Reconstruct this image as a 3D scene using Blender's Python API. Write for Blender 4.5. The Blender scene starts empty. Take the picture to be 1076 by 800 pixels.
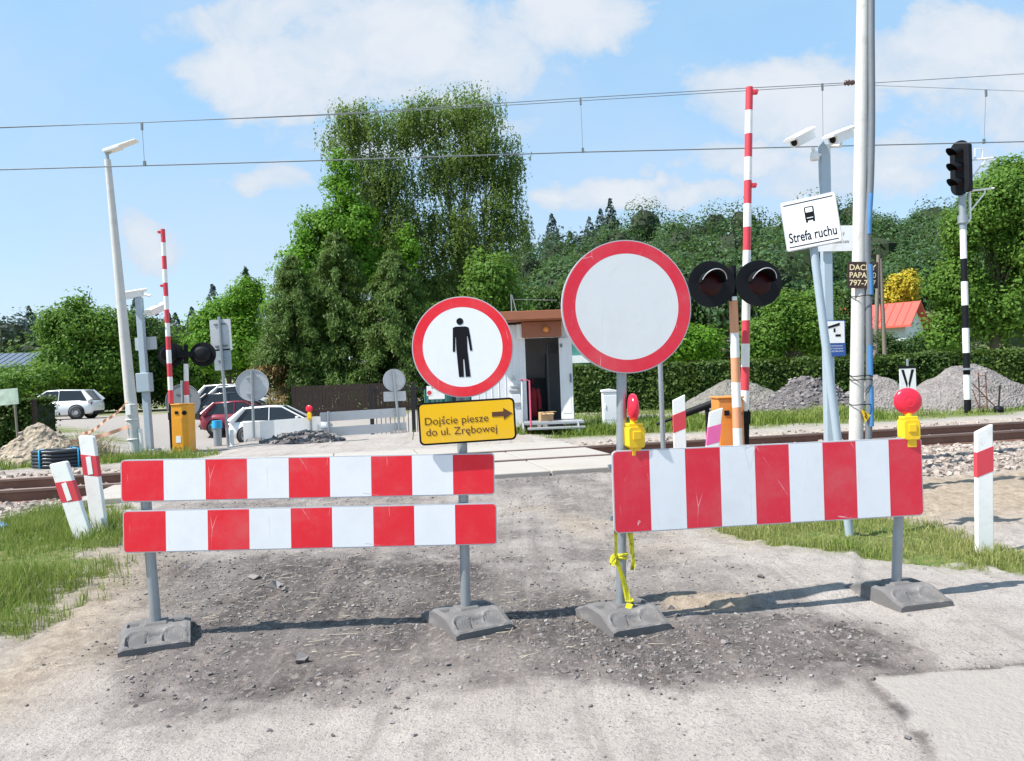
import bpy, math, random
import numpy as np
from mathutils import Vector, Matrix
R = math.radians
rng = np.random.default_rng(7)
random.seed(7)
sc = bpy.context.scene
COL = sc.collection

# ------------------------------------------------------------------ camera
F, CX, CY, HC, ROLL = 808.0, 538.0, 400.0, 1.45, 0.037
cam = bpy.data.cameras.new('camera')
cam.sensor_fit = 'HORIZONTAL'; cam.sensor_width = 36.0
cam.lens = 36.0 * F / 1076.0
cam.clip_start = 0.05; cam.clip_end = 4000
cam_o = bpy.data.objects.new('camera', cam); COL.objects.link(cam_o)
c_, s_ = math.cos(ROLL), math.sin(ROLL)
cam_o.matrix_world = Matrix(((c_, s_, 0, 0), (0, 0, -1, 0), (-s_, c_, 0, HC), (0, 0, 0, 1)))
sc.camera = cam_o

# ------------------------------------------------------------------ light
SUN_D = Vector((0.66, 0.235, -1.0)).normalized()          # the way the light travels
sun = bpy.data.lights.new('sun', 'SUN'); sun.energy = 4.1; sun.angle = R(0.5); sun.color = (1.0, 0.955, 0.90)
sun_o = bpy.data.objects.new('sun', sun); COL.objects.link(sun_o)
sun_o.rotation_euler = SUN_D.to_track_quat('-Z', 'Y').to_euler()
sun_o.location = (-20, -6, 30)
SUN_EL = math.asin(-SUN_D.z); SUN_ROT = math.atan2(-SUN_D.x, -SUN_D.y)
EXPOSURE = 1.0
SKY_STRENGTH = 0.15
vs = sc.view_settings
sc.display_settings.display_device = 'sRGB'
vs.view_transform = 'Standard'; vs.look = 'None'; vs.gamma = 1.0; vs.use_curve_mapping = False; vs.exposure = EXPOSURE
sc.render.film_transparent = False
sc.cycles.max_bounces = 6; sc.cycles.transparent_max_bounces = 6
sc.cycles.diffuse_bounces = 3; sc.cycles.glossy_bounces = 2; sc.cycles.transmission_bounces = 3
sc.cycles.use_denoising = True
sc.cycles.caustics_reflective = False; sc.cycles.caustics_refractive = False

class NT:
    """tiny node-tree builder"""
    def __init__(s, tree): s.t = tree; s.n = tree.nodes; s.l = tree.links
    def new(s, kind, **kw):
        n = s.n.new(kind)
        for k, v in kw.items(): setattr(n, k, v)
        return n
    def set(s, sock, v):
        if isinstance(v, bpy.types.NodeSocket): s.l.new(v, sock)
        elif v is not None:
            if isinstance(v, (tuple, list)) and len(v) == 3 and sock.type == 'RGBA': v = (*v, 1)
            sock.default_value = v
    def math(s, op, a, b=None, c=None, clamp=False):
        n = s.new('ShaderNodeMath', operation=op, use_clamp=clamp)
        s.set(n.inputs[0], a); s.set(n.inputs[1], b)
        if c is not None: s.set(n.inputs[2], c)
        return n.outputs[0]
    def mix(s, f, a, b, mode='MIX'):
        n = s.new('ShaderNodeMix', data_type='RGBA', blend_type=mode)
        s.set(n.inputs[0], f); s.set(n.inputs[6], a); s.set(n.inputs[7], b)
        return n.outputs[2]
    def noise(s, scale, vec=None, detail=4, rough=0.55, out='Fac', dist=0.0):
        n = s.new('ShaderNodeTexNoise'); s.set(n.inputs['Scale'], scale); s.set(n.inputs['Detail'], detail)
        s.set(n.inputs['Roughness'], rough); s.set(n.inputs['Distortion'], dist)
        if vec is not None: s.set(n.inputs['Vector'], vec)
        return n.outputs[out]
    def ramp(s, f, lo, hi, a=0.0, b=1.0, smooth=True):
        n = s.new('ShaderNodeMapRange'); n.interpolation_type = 'SMOOTHSTEP' if smooth else 'LINEAR'
        s.set(n.inputs[0], f); s.set(n.inputs[1], lo); s.set(n.inputs[2], hi); s.set(n.inputs[3], a); s.set(n.inputs[4], b)
        return n.outputs[0]
    def attr(s, name):
        n = s.new('ShaderNodeAttribute'); n.attribute_name = name
        return n.outputs['Fac']

# sky: Nishita with cumulus in fixed directions
world = bpy.data.worlds.new('World'); sc.world = world; world.use_nodes = True
wt = NT(world.node_tree); world.node_tree.nodes.clear()
sky = wt.new('ShaderNodeTexSky'); sky.sky_type = 'NISHITA'; sky.sun_disc = False
sky.sun_elevation = SUN_EL; sky.sun_rotation = SUN_ROT
sky.altitude = 250; sky.air_density = 1.0; sky.dust_density = 0.7; sky.ozone_density = 1.6
tc = wt.new('ShaderNodeTexCoord')
sep = wt.new('ShaderNodeSeparateXYZ'); wt.l.new(tc.outputs['Generated'], sep.inputs[0])
yy = wt.math('MAXIMUM', sep.outputs[1], 0.05)
U = wt.math('DIVIDE', sep.outputs[0], yy); V = wt.math('DIVIDE', sep.outputs[2], yy)
comb = wt.new('ShaderNodeCombineXYZ'); wt.set(comb.inputs[0], U); wt.set(comb.inputs[1], wt.math('MULTIPLY', V, 1.3))
wA = wt.noise(4.5, comb.outputs[0], 6, 0.6, out='Color'); sA = wt.new('ShaderNodeSeparateColor'); wt.l.new(wA, sA.inputs[0])
UD = wt.math('MULTIPLY_ADD', wt.math('SUBTRACT', sA.outputs[0], 0.5), 0.26, U); VD = wt.math('MULTIPLY_ADD', wt.math('SUBTRACT', sA.outputs[1], 0.5), 0.16, V)
def cloud_blob(px, py, rx, ry, k=1.0):
    u0 = (px - CX) / F; v0 = (CY - py) / F
    u, v = u0 + v0 * ROLL, v0 - u0 * ROLL
    a = wt.math('DIVIDE', wt.math('SUBTRACT', UD, u), 1.22 * rx / F)
    b = wt.math('DIVIDE', wt.math('SUBTRACT', VD, v), 1.22 * ry / F)
    d = wt.math('ADD', wt.math('MULTIPLY', a, a), wt.math('MULTIPLY', b, b))
    return wt.ramp(d, 1.6, 0.0, 0.0, k)
blobs = [(275, 78, 90, 42), (440, 45, 130, 75), (590, 12, 75, 40), (260, 15, 120, 30, .8), (632, 202, 48, 20), (720, 210, 50, 14, .8),
         (830, 100, 95, 45), (770, 165, 80, 24), (1000, 60, 110, 40), (1050, 110, 70, 40, .9), (155, 262, 40, 26, .7), (270, 197, 40, 18, .8),
         (430, 140, 150, 30, .55), (890, 180, 140, 34, .75), (-250, 120, 200, 80), (1400, 90, 220, 90), (540, -250, 300, 90)]
tot = None
for b in blobs:
    m = cloud_blob(*b); tot = m if tot is None else wt.math('MAXIMUM', tot, m)
n1 = wt.noise(9.0, comb.outputs[0], 9, 0.62, dist=0.4)
n2 = wt.noise(3.0, comb.outputs[0], 5, 0.55)
dens = wt.math('ADD', tot, wt.math('MULTIPLY', wt.math('SUBTRACT', n1, 0.5), 1.9))
cm = wt.math('MULTIPLY', wt.ramp(dens, 0.20, 0.74), wt.ramp(tot, 0.0, 0.28))
cm = wt.math('MULTIPLY', cm, 0.92)
wisp = wt.math('MULTIPLY', wt.ramp(n2, 0.36, 0.70), 0.34)
cm = wt.math('MAXIMUM', cm, wisp)
K = 1.0 / SKY_STRENGTH
CLOUD = tuple(x * K for x in (0.415, 0.435, 0.465))
CLOUD_SH = tuple(x * K for x in (0.335, 0.385, 0.445))
ccol = wt.mix(wt.ramp(dens, 0.5, 1.15), CLOUD_SH, CLOUD)
# the clear sky of a hazy summer noon is paler than the raw model
haze_c = wt.mix(wt.ramp(V, 0.02, 0.42, 0.0, 1.0, False), tuple(x * K for x in (0.275, 0.362, 0.450)), tuple(x * K for x in (0.192, 0.330, 0.470)))
pale = wt.mix(0.78, sky.outputs[0], haze_c)
bg = wt.new('ShaderNodeBackground'); wt.set(bg.inputs[0], wt.mix(cm, pale, ccol)); bg.inputs[1].default_value = SKY_STRENGTH
wo = wt.new('ShaderNodeOutputWorld'); wt.l.new(bg.outputs[0], wo.inputs[0])

# ------------------------------------------------------------------ helpers
def P(px, py, Y):
    """the point that photograph pixel (px, py) shows if it lies at distance Y"""
    u, v = (px - CX) / F, (CY - py) / F
    return Vector(((u * c_ + v * s_) * Y, Y, HC + (-u * s_ + v * c_) * Y))
def G(px, py, z=0.0):
    u, v = (px - CX) / F, (CY - py) / F
    Y = (z - HC) / (-u * s_ + v * c_)
    return P(px, py, Y)

def hash2(ix, iy, seed):
    h = (ix.astype(np.int64) * 374761393 + iy.astype(np.int64) * 668265263 + seed * 974634777) & 0xffffffff
    h = ((h ^ (h >> 13)) * 1274126177) & 0xffffffff
    h = h ^ (h >> 16)
    return (h & 0xffff) / 65535.0
def vnoise(x, y, seed=0):
    ix, iy = np.floor(x), np.floor(y); fx, fy = x - ix, y - iy
    fx = fx * fx * (3 - 2 * fx); fy = fy * fy * (3 - 2 * fy)
    a = hash2(ix, iy, seed); b = hash2(ix + 1, iy, seed); c = hash2(ix, iy + 1, seed); d = hash2(ix + 1, iy + 1, seed)
    return (a * (1 - fx) + b * fx) * (1 - fy) + (c * (1 - fx) + d * fx) * fy
def fbm(x, y, seed=0, oct=4):
    t, a, s = 0, 1, 0
    for i in range(oct):
        t = t + a * vnoise(x * 2 ** i, y * 2 ** i, seed + i * 17); s += a; a *= 0.5
    return t / s - 0.5
def sst(x, a, b):
    t = np.clip((x - a) / (b - a), 0, 1); return t * t * (3 - 2 * t)
TS, TC = 0.2096, 0.978
def tdist(x, y): return -(x - 1.0) * TS + (y - 12.2) * TC
def corridor(x, y):
    """1 on the road over the crossing"""
    c = -2.2 - 0.10 * (y - 12.0)
    return 1 - sst(np.abs(x - c), 3.0, 3.8)
def zg(x, y):
    x = np.asarray(x, float); y = np.asarray(y, float)
    t = tdist(x, y)
    road = 0.27 * sst(t, -6.5, -2.1)
    bal = 0.12 * sst(t, -4.2, -2.0)
    co = corridor(x, y)
    z = bal * (1 - co) + road * co
    far = sst(t, 1.6, 3.0)
    z = z * (1 - far) + far * (0.20 + 0.05 * co)
    # car park below the embankment on the left
    dip = sst(t, 7.0, 16.0) * (1 - sst(x, -4.0, 2.0))
    dipd = -0.9 * dip * (1 - sst(y, 31, 41))
    dipd = dipd * (1 - 0.75 * sst(-x - 0.42 * y, 0.0, 5.0))
    z = z + dipd
    # verge bumps
    z = z + 0.07 * np.exp(-(((x + 3.6) / 0.9) ** 2 + ((y - 6.0) / 1.3) ** 2))
    # hills
    w = sst(x, -70, 40)
    z = z + (17 * w + 5.0) * sst(y, 75, 165) * (0.35 + 0.65 * w)
    z = z + 26 * sst(np.hypot(x, y), 300, 900)
    return z
def ground_z(x, y): return float(zg(x, y))
def onground(px, Y):
    """ground point below/above the pixel column px at distance Y"""
    u = (px - CX) / F
    X = u * Y
    for _ in range(4):
        z = ground_z(X, Y)
        v = ((z - HC) / Y + u * s_) / c_
        X = (u * c_ + v * s_) * Y
    return Vector((X, Y, ground_z(X, Y)))

class MB:
    """collects shapes into one mesh"""
    def __init__(s): s.v = []; s.f = []; s.m = []; s.s = []
    def add(s, vs, fs, mi=0, smooth=False, M=None):
        o = len(s.v)
        if M is not None: vs = [tuple(M @ Vector(p)) for p in vs]
        s.v += [tuple(p) for p in vs]
        for f in fs: s.f.append(tuple(i + o for i in f)); s.m.append(mi); s.s.append(smooth)
        return s
    def box(s, c, d, mi=0, M=None):
        x, y, z = c; a, b, e = d[0] / 2, d[1] / 2, d[2] / 2
        vs = [(x - a, y - b, z - e), (x + a, y - b, z - e), (x + a, y + b, z - e), (x - a, y + b, z - e),
              (x - a, y - b, z + e), (x + a, y - b, z + e), (x + a, y + b, z + e), (x - a, y + b, z + e)]
        return s.add(vs, [(0, 3, 2, 1), (4, 5, 6, 7), (0, 1, 5, 4), (1, 2, 6, 5), (2, 3, 7, 6), (3, 0, 4, 7)], mi, False, M)
    def tube(s, pts, r, n=10, mi=0, cap=True, M=None, flat=None):
        pts = [Vector(p) for p in pts]; k = len(pts)
        rs = r if isinstance(r, (list, tuple)) else [r] * k
        vs = []; up = None
        for i, p in enumerate(pts):
            d = (pts[min(i + 1, k - 1)] - pts[max(i - 1, 0)]).normalized()
            if up is None:
                up = Vector((0, 0, 1)) if abs(d.z) < 0.9 else Vector((0, 1, 0))
            a = up.cross(d).normalized(); b = d.cross(a).normalized(); up = b
            for j in range(n):
                t = 2 * math.pi * j / n
                vs.append(p + (a * math.cos(t) + b * math.sin(t) * (flat or 1.0)) * rs[i])
        fs = [(i * n + j, i * n + (j + 1) % n, (i + 1) * n + (j + 1) % n, (i + 1) * n + j) for i in range(k - 1) for j in range(n)]
        s.add(vs, fs, mi, True, M)
        if cap:
            s.add(vs[:n], [tuple(range(n))[::-1]], mi, False, M); s.add(vs[-n:], [tuple(range(n))], mi, False, M)
        return s
    def prism(s, poly, y0, y1, mi=0, M=None):
        """polygon in (x, z), extruded along y; y0 is the front"""
        n = len(poly)
        vs = [(p[0], y0, p[1]) for p in poly] + [(p[0], y1, p[1]) for p in poly]
        fs = [tuple(range(n)), tuple(range(2 * n - 1, n - 1, -1))] + [(i, n + i, n + (i + 1) % n, (i + 1) % n) for i in range(n)]
        return s.add(vs, fs, mi, False, M)
    def ring(s, r0, r1, cx, cz, y0, y1, n=64, mi=0, M=None):
        vs = []; fs = []
        for j in range(n):
            a = 2 * math.pi * j / n; c, d = math.cos(a), math.sin(a)
            vs += [(cx + r0 * c, y0, cz + r0 * d), (cx + r1 * c, y0, cz + r1 * d), (cx + r1 * c, y1, cz + r1 * d), (cx + r0 * c, y1, cz + r0 * d)]
        for j in range(n):
            a, b = 4 * j, 4 * ((j + 1) % n)
            for k in range(4): fs.append((a + k, a + (k + 1) % 4, b + (k + 1) % 4, b + k))
        return s.add(vs, fs, mi, False, M)
    def lathe(s, prof, n=24, mi=0, M=None, cap=True):
        """profile of (r, z) around z"""
        k = len(prof); vs = []
        for r, z in prof:
            for j in range(n):
                a = 2 * math.pi * j / n; vs.append((r * math.cos(a), r * math.sin(a), z))
        fs = [(i * n + j, i * n + (j + 1) % n, (i + 1) * n + (j + 1) % n, (i + 1) * n + j) for i in range(k - 1) for j in range(n)]
        s.add(vs, fs, mi, True, M)
        if cap:
            s.add(vs[:n], [tuple(range(n))[::-1]], mi, False, M); s.add(vs[-n:], [tuple(range(n))], mi, False, M)
        return s
    def build(s, name, mats, parent=None, bevel=0, loc=None, rot=None, label=None):
        me = bpy.data.meshes.new(name)
        me.from_pydata(s.v, [], s.f); me.update()
        if not isinstance(mats, (list, tuple)): mats = [mats]
        for m in mats: me.materials.append(m)
        me.polygons.foreach_set('material_index', s.m); me.polygons.foreach_set('use_smooth', s.s)
        o = bpy.data.objects.new(name, me); COL.objects.link(o)
        if parent is not None: o.parent = parent
        if bevel:
            b = o.modifiers.new('bevel', 'BEVEL'); b.width = bevel; b.segments = 2; b.limit_method = 'ANGLE'; b.angle_limit = R(40)
        if loc is not None: o.location = loc
        if rot is not None: o.rotation_euler = rot
        if label: o['label'] = label
        return o

def rawmesh(name, verts, faces, mats, parent=None, smooth=False, mi=None):
    """numpy arrays straight into a mesh; faces (n,4) or (n,3)"""
    verts = np.asarray(verts, np.float32); faces = np.asarray(faces, np.int32)
    me = bpy.data.meshes.new(name); n, k = faces.shape
    me.vertices.add(len(verts)); me.vertices.foreach_set('co', verts.ravel())
    me.loops.add(n * k); me.loops.foreach_set('vertex_index', faces.ravel())
    me.polygons.add(n); me.polygons.foreach_set('loop_start', np.arange(0, n * k, k, dtype=np.int32))
    me.polygons.foreach_set('loop_total', np.full(n, k, np.int32))
    me.polygons.foreach_set('use_smooth', np.full(n, smooth, bool))
    if mi is not None: me.polygons.foreach_set('material_index', np.asarray(mi, np.int32))
    me.update(calc_edges=True)
    for m in (mats if isinstance(mats, (list, tuple)) else [mats]): me.materials.append(m)
    o = bpy.data.objects.new(name, me); COL.objects.link(o)
    if parent is not None: o.parent = parent
    return o
def tag(o, label=None, cat=None, group=None, kind=None):
    if label: o['label'] = label
    if cat: o['category'] = cat
    if group: o['group'] = group
    if kind: o['kind'] = kind
    return o
def thing(name, label, cat, loc=(0, 0, 0), rz=0.0, group=None, lean=0.0, tip=0.0):
    """Empty at the thing's base; lean tilts its top to +x, tip to -y"""
    o = bpy.data.objects.new(name, None); COL.objects.link(o); o.empty_display_size = 0.1
    o.location = loc; o.rotation_mode = 'XYZ'
    o.rotation_euler = (tip, lean, rz)
    return tag(o, label, cat, group)
def copy_thing(o, loc=None, rz=None, label=None, parent=None):
    c = o.copy(); COL.objects.link(c)
    if parent is not None: c.parent = parent
    if loc is not None: c.location = loc
    if rz is not None: c.rotation_euler = (o.rotation_euler[0], o.rotation_euler[1], rz)
    if label: c['label'] = label
    for ch in list(o.children): copy_thing(ch, parent=c)
    return c
def rrect(w, h, r, n=5, cx=0, cz=0):
    out = []
    for (sx, sz, a0) in ((1, 1, 0), (-1, 1, 90), (-1, -1, 180), (1, -1, 270)):
        for i in range(n + 1):
            a = R(a0 + 90 * i / n)
            out.append((cx + sx * (w / 2 - r) + r * math.cos(a), cz + sz * (h / 2 - r) + r * math.sin(a)))
    return out
def circ(r, cx=0, cz=0, n=48): return [(cx + r * math.cos(2 * math.pi * i / n), cz + r * math.sin(2 * math.pi * i / n)) for i in range(n)]
def clipx(poly, x0, x1):
    def cut(pl, k, keep_gt):
        out = []
        for i, p in enumerate(pl):
            q = pl[(i + 1) % len(pl)]
            ip = p[0] >= k if keep_gt else p[0] <= k; iq = q[0] >= k if keep_gt else q[0] <= k
            if ip: out.append(p)
            if ip != iq:
                t = (k - p[0]) / (q[0] - p[0]); out.append((k, p[1] + t * (q[1] - p[1])))
        return out
    return cut(cut(poly, x0, True), x1, False)
def text_width(t):
    cu = bpy.data.curves.new('w', 'FONT'); cu.body = t
    o = bpy.data.objects.new('w', cu); COL.objects.link(o); bpy.context.view_layer.update()
    me = bpy.data.meshes.new_from_object(o.evaluated_get(bpy.context.evaluated_depsgraph_get()))
    x = [v.co.x for v in me.vertices]; bpy.data.objects.remove(o); bpy.data.curves.remove(cu); bpy.data.meshes.remove(me)
    return min(x), max(x)
def polish(txt, width, cap, cx, cz, y, m, parent):
    """letters with acute and ogonek drawn as strokes"""
    plain = txt.replace('ś', 's').replace('ę', 'e')
    o = lettering(plain, width, cap, cx, cz, y, m, parent)
    x0, x1 = text_width(plain); k = width / (x1 - x0); zz = cap / .70
    for i, ch in enumerate(txt):
        if ch in 'śę':
            a, b_ = text_width(plain[:i + 1]); a2, _b = text_width(plain[:i] or 'i'); xm = cx + ((_b + b_) / 2 + .02 - (x0 + x1) / 2) * k; w = (b_ - _b) * k
            bm_ = MB()
            if ch == 'ś': bm_.prism([(xm - .003, cz + (.56 - .35) * zz), (xm + .004, cz + (.56 - .35) * zz), (xm + .013, cz + (.74 - .35) * zz), (xm + .005, cz + (.74 - .35) * zz)], y - .0003, y)
            else: bm_.prism([(xm + .002, cz + (.04 - .35) * zz), (xm - .003, cz + (-.08 - .35) * zz), (xm + .003, cz + (-.17 - .35) * zz), (xm + .011, cz + (-.17 - .35) * zz), (xm + .011, cz + (-.13 - .35) * zz), (xm + .005, cz + (-.10 - .35) * zz), (xm + .008, cz + (.04 - .35) * zz)][::-1], y - .0003, y)
            bm_.build('accent', m, parent)
    return o
def lettering(txt, width, cap, cx, cz, y, mat, parent, name='lettering', rot=0.0, offset=0.0):
    """raised letters facing -y, fitted to a width and a capital height"""
    cu = bpy.data.curves.new(name, 'FONT'); cu.body = txt; cu.align_x = 'LEFT'; cu.extrude = 0.0; cu.offset = offset
    tmp = bpy.data.objects.new('tmp', cu); COL.objects.link(tmp)
    bpy.context.view_layer.update()
    me = bpy.data.meshes.new_from_object(tmp.evaluated_get(bpy.context.evaluated_depsgraph_get()))
    bpy.data.objects.remove(tmp); bpy.data.curves.remove(cu)
    n = len(me.vertices); co = np.zeros(n * 3, np.float32); me.vertices.foreach_get('co', co); co = co.reshape(-1, 3)
    x0, x1 = co[:, 0].min(), co[:, 0].max()
    sx = width / (x1 - x0); sz = cap / 0.70
    X = (co[:, 0] - (x0 + x1) / 2) * sx; Z = (co[:, 1] - 0.35) * sz
    cr, sr = math.cos(rot), math.sin(rot)
    out = np.stack([cx + X * cr - Z * sr, np.full(n, y), cz + X * sr + Z * cr], 1)
    me.vertices.foreach_set('co', out.astype(np.float32).ravel()); me.update()
    me.name = name; me.materials.clear(); me.materials.append(mat)
    o = bpy.data.objects.new(name, me); COL.objects.link(o); o.parent = parent
    return o

# ------------------------------------------------------------------ materials
def principled(name, col, rough=0.6, metal=0.0, spec=0.5):
    m = bpy.data.materials.new(name); m.use_nodes = True
    nt = NT(m.node_tree); b = m.node_tree.nodes['Principled BSDF']
    b.inputs['Base Color'].default_value = (*col, 1); b.inputs['Roughness'].default_value = rough
    b.inputs['Metallic'].default_value = metal; b.inputs['Specular IOR Level'].default_value = spec
    return m, nt, b
def objco(nt):
    return nt.new('ShaderNodeTexCoord').outputs['Object']
def mat(name, col, rough=0.6, metal=0.0, var=0.12, scale=6.0, bump=0.0, bscale=80.0, dirt=None, dirt_amt=0.0, dscale=5.0):
    """base colour with soft mottling, optional dirt patches and fine bump"""
    m, nt, b = principled(name, col, rough, metal)
    co = objco(nt)
    n = nt.noise(scale, co, 5, 0.6)
    c = nt.mix(n, tuple(x * (1 - var) for x in col), tuple(min(1, x * (1 + var)) for x in col))
    if dirt is not None:
        d = nt.math('MULTIPLY', nt.ramp(nt.noise(dscale, co, 6, 0.7), 0.48, 0.75), dirt_amt)
        c = nt.mix(d, c, dirt)
    nt.set(b.inputs['Base Color'], c)
    nt.set(b.inputs['Roughness'], nt.ramp(nt.noise(scale * 3, co), 0.2, 0.8, max(0.05, rough - 0.12), min(1, rough + 0.12)))
    if bump:
        bn = nt.new('ShaderNodeBump'); bn.inputs['Strength'].default_value = bump; bn.inputs['Distance'].default_value = 0.01
        nt.set(bn.inputs['Height'], nt.noise(bscale, co, 4)); nt.l.new(bn.outputs[0], b.inputs['Normal'])
    return m
def worn(name, col, chip, amount=0.62, rough=0.35, scale=9.0, dust=(0.45, 0.42, 0.38)):
    """sheeting with scratches and chips that show what lies beneath, thin road dust"""
    m, nt, b = principled(name, col, rough)
    co = objco(nt)
    mp = nt.new('ShaderNodeMapping'); nt.l.new(co, mp.inputs[0]); mp.inputs['Scale'].default_value = (1, 1, 0.45)
    n = nt.noise(scale, mp.outputs[0], 8, 0.72)
    chips = nt.ramp(n, amount, amount + 0.03)
    sc_ = nt.new('ShaderNodeTexVoronoi'); sc_.feature = 'DISTANCE_TO_EDGE'; sc_.inputs['Scale'].default_value = 2.6
    wob = nt.new('ShaderNodeMapping'); wob.inputs['Rotation'].default_value = (0, 0.6, 0.3); wob.inputs['Scale'].default_value = (1.6, 1, 0.5)
    nt.l.new(co, wob.inputs[0]); nt.l.new(wob.outputs[0], sc_.inputs['Vector'])
    line = nt.math('MULTIPLY', nt.ramp(sc_.outputs['Distance'], 0.006, 0.0), nt.ramp(nt.noise(4, co), 0.5, 0.62))
    c = nt.mix(nt.noise(3.0, co, 5), tuple(x * 0.93 for x in col), tuple(min(1, x * 1.05) for x in col))
    c = nt.mix(nt.math('MULTIPLY', nt.ramp(nt.noise(2.3, co, 8, 0.75), 0.42, 0.75), 0.17), c, dust)
    c = nt.mix(nt.math('MULTIPLY', nt.math('MAXIMUM', chips, line), 0.75), c, chip)
    nt.set(b.inputs['Base Color'], c)
    b.inputs['Specular IOR Level'].default_value = 0.22
    return m
M = {}
M['red'] = worn('red_sheeting', (0.80, 0.026, 0.042), (0.8, 0.6, 0.6), 0.80, 0.35)
M['white'] = worn('white_sheeting', (0.84, 0.86, 0.88), (0.5, 0.5, 0.5), 0.80, 0.35, 6)
M['red_old'] = worn('worn_red_sheeting', (0.76, 0.034, 0.062), (0.86, 0.76, 0.76), 0.665, 0.4, 11)
M['white_old'] = worn('scuffed_white_sheeting', (0.76, 0.775, 0.77), (0.5, 0.5, 0.48), 0.70, 0.4, 7)
M['yellow'] = worn('yellow_sheeting', (0.88, 0.50, 0.010), (0.9, 0.7, 0.3), 0.80, 0.35)
M['black'] = principled('black_film', (0.008, 0.008, 0.010), 0.6, spec=0.15)[0]
M['brownink'] = mat('dark_print', (0.10, 0.035, 0.012), 0.5)
M['galv'] = mat('galvanised_steel', (0.34, 0.37, 0.39), 0.45, 0.55, 0.15, 9, dirt=(0.22, 0.22, 0.21), dirt_amt=0.4)
M['grey'] = mat('grey_paint', (0.30, 0.36, 0.39), 0.5, 0.0, 0.12, 6, dirt=(0.2, 0.19, 0.17), dirt_amt=0.35)
M['bluegrey'] = mat('pale_blue_grey_paint', (0.38, 0.46, 0.52), 0.5, 0.1, 0.1, 5, dirt=(0.22, 0.23, 0.23), dirt_amt=0.25)
M['alu'] = mat('aluminium_sheet', (0.50, 0.52, 0.54), 0.5, 0.25, 0.1, 4, dirt=(0.3, 0.3, 0.3), dirt_amt=0.3)
M['rubber'] = mat('recycled_rubber', (0.150, 0.142, 0.138), 0.9, 0, 0.25, 12, 0.6, 160, dirt=(0.31, 0.285, 0.265), dirt_amt=0.8, dscale=5)
M['whitep'] = mat('white_plastic', (0.82, 0.82, 0.80), 0.45, 0, 0.05, 4, dirt=(0.45, 0.40, 0.33), dirt_amt=0.35, dscale=9)
M['whitepaint'] = mat('white_paint', (0.80, 0.80, 0.78), 0.5, 0, 0.06, 4, dirt=(0.5, 0.47, 0.42), dirt_amt=0.25)
M['redpaint'] = mat('red_paint', (0.62, 0.05, 0.07), 0.45, 0, 0.12, 5)
M['pinkred'] = mat('faded_red_film', (0.70, 0.12, 0.20), 0.45, 0, 0.12, 5)
M['magenta'] = mat('faded_pink_film', (0.75, 0.13, 0.36), 0.45, 0, 0.12, 5)
M['tan'] = mat('faded_orange_paint', (0.66, 0.30, 0.16), 0.55, 0, 0.15, 7)
M['orange'] = mat('orange_enamel', (0.86, 0.36, 0.02), 0.4, 0, 0.08, 3, dirt=(0.3, 0.2, 0.1), dirt_amt=0.2)
M['orange2'] = mat('dull_orange_enamel', (0.70, 0.24, 0.04), 0.45, 0, 0.1, 3, dirt=(0.3, 0.2, 0.1), dirt_amt=0.35)
M['blackp'] = principled('black_paint', (0.007, 0.008, 0.010), 0.6, spec=0.2)[0]
M['lampred'] = mat('red_lamp_plastic', (0.78, 0.02, 0.05), 0.22, 0, 0.1, 12)
M['boxyellow'] = mat('yellow_plastic', (0.88, 0.55, 0.01), 0.4, 0, 0.08, 6, dirt=(0.35, 0.25, 0.05), dirt_amt=0.3)
M['lens'] = principled('dark_red_lens', (0.030, 0.003, 0.004), 0.35, spec=0.2)[0]
M['blue'] = mat('blue_plastic', (0.05, 0.19, 0.42), 0.55, 0, .2, 4, dirt=(.25, .27, .3), dirt_amt=.4)
M['cyan'] = mat('light_blue_plastic', (0.03, 0.40, 0.70), 0.4)
M['concrete'] = mat('pole_concrete', (0.56, 0.55, 0.52), 0.8, 0, 0.12, 3, 0.3, 60, dirt=(0.35, 0.34, 0.31), dirt_amt=0.45)
M['cable'] = mat('grey_cable', (0.15, 0.17, 0.19), 0.55)
M['rust'] = mat('rusty_rail_side', (0.17, 0.085, 0.06), 0.8, 0.1, 0.3, 8, 0.3, 60)
M['railhead'] = mat('worn_rail_top', (0.22, 0.15, 0.125), 0.5, 0.4, 0.2, 5)
M['plate'] = mat('crossing_concrete', (0.36, 0.33, 0.295), 0.85, 0, 0.12, 2.5, 0.35, 50, dirt=(0.34, 0.29, 0.23), dirt_amt=0.6, dscale=1.8)
M['hutwhite'] = mat('white_sheet_wall', (0.74, 0.75, 0.76), 0.55, 0, 0.05, 3, dirt=(0.5, 0.48, 0.45), dirt_amt=0.35, dscale=2)
M['brown'] = mat('brown_fascia', (0.30, 0.105, 0.05), 0.55, 0, 0.12, 4)
M['dark'] = mat('dark_interior', (0.13, 0.135, 0.14), 0.8)
M['steel'] = mat('grating_steel', (0.42, 0.43, 0.44), 0.5, 0.5, 0.12, 6)
M['darksteel'] = mat('black_iron', (0.02, 0.02, 0.022), 0.5, 0.3)
M['tyre'] = mat('tyre_rubber', (0.018, 0.018, 0.018), 0.8)
M['rim'] = mat('alloy_rim', (0.45, 0.45, 0.47), 0.35, 0.7)
M['glass'] = principled('tinted_car_glass', (0.02, 0.025, 0.03), 0.06)[0]
M['tail'] = principled('tail_light_red', (0.35, 0.01, 0.015), 0.2)[0]
M['headl'] = principled('headlight_clear', (0.7, 0.72, 0.75), 0.15)[0]
M['teal'] = mat('green_sheet_wall', (0.05, 0.20, 0.17), 0.6)
M['card'] = mat('cardboard', (0.45, 0.30, 0.16), 0.8)
M['cloth'] = mat('red_cloth', (0.22, 0.012, 0.02), 0.9, 0, 0.3, 6)
M['wood'] = mat('dark_brown_boards', (0.045, 0.026, 0.02), 0.8, 0, 0.3, 5)
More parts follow.
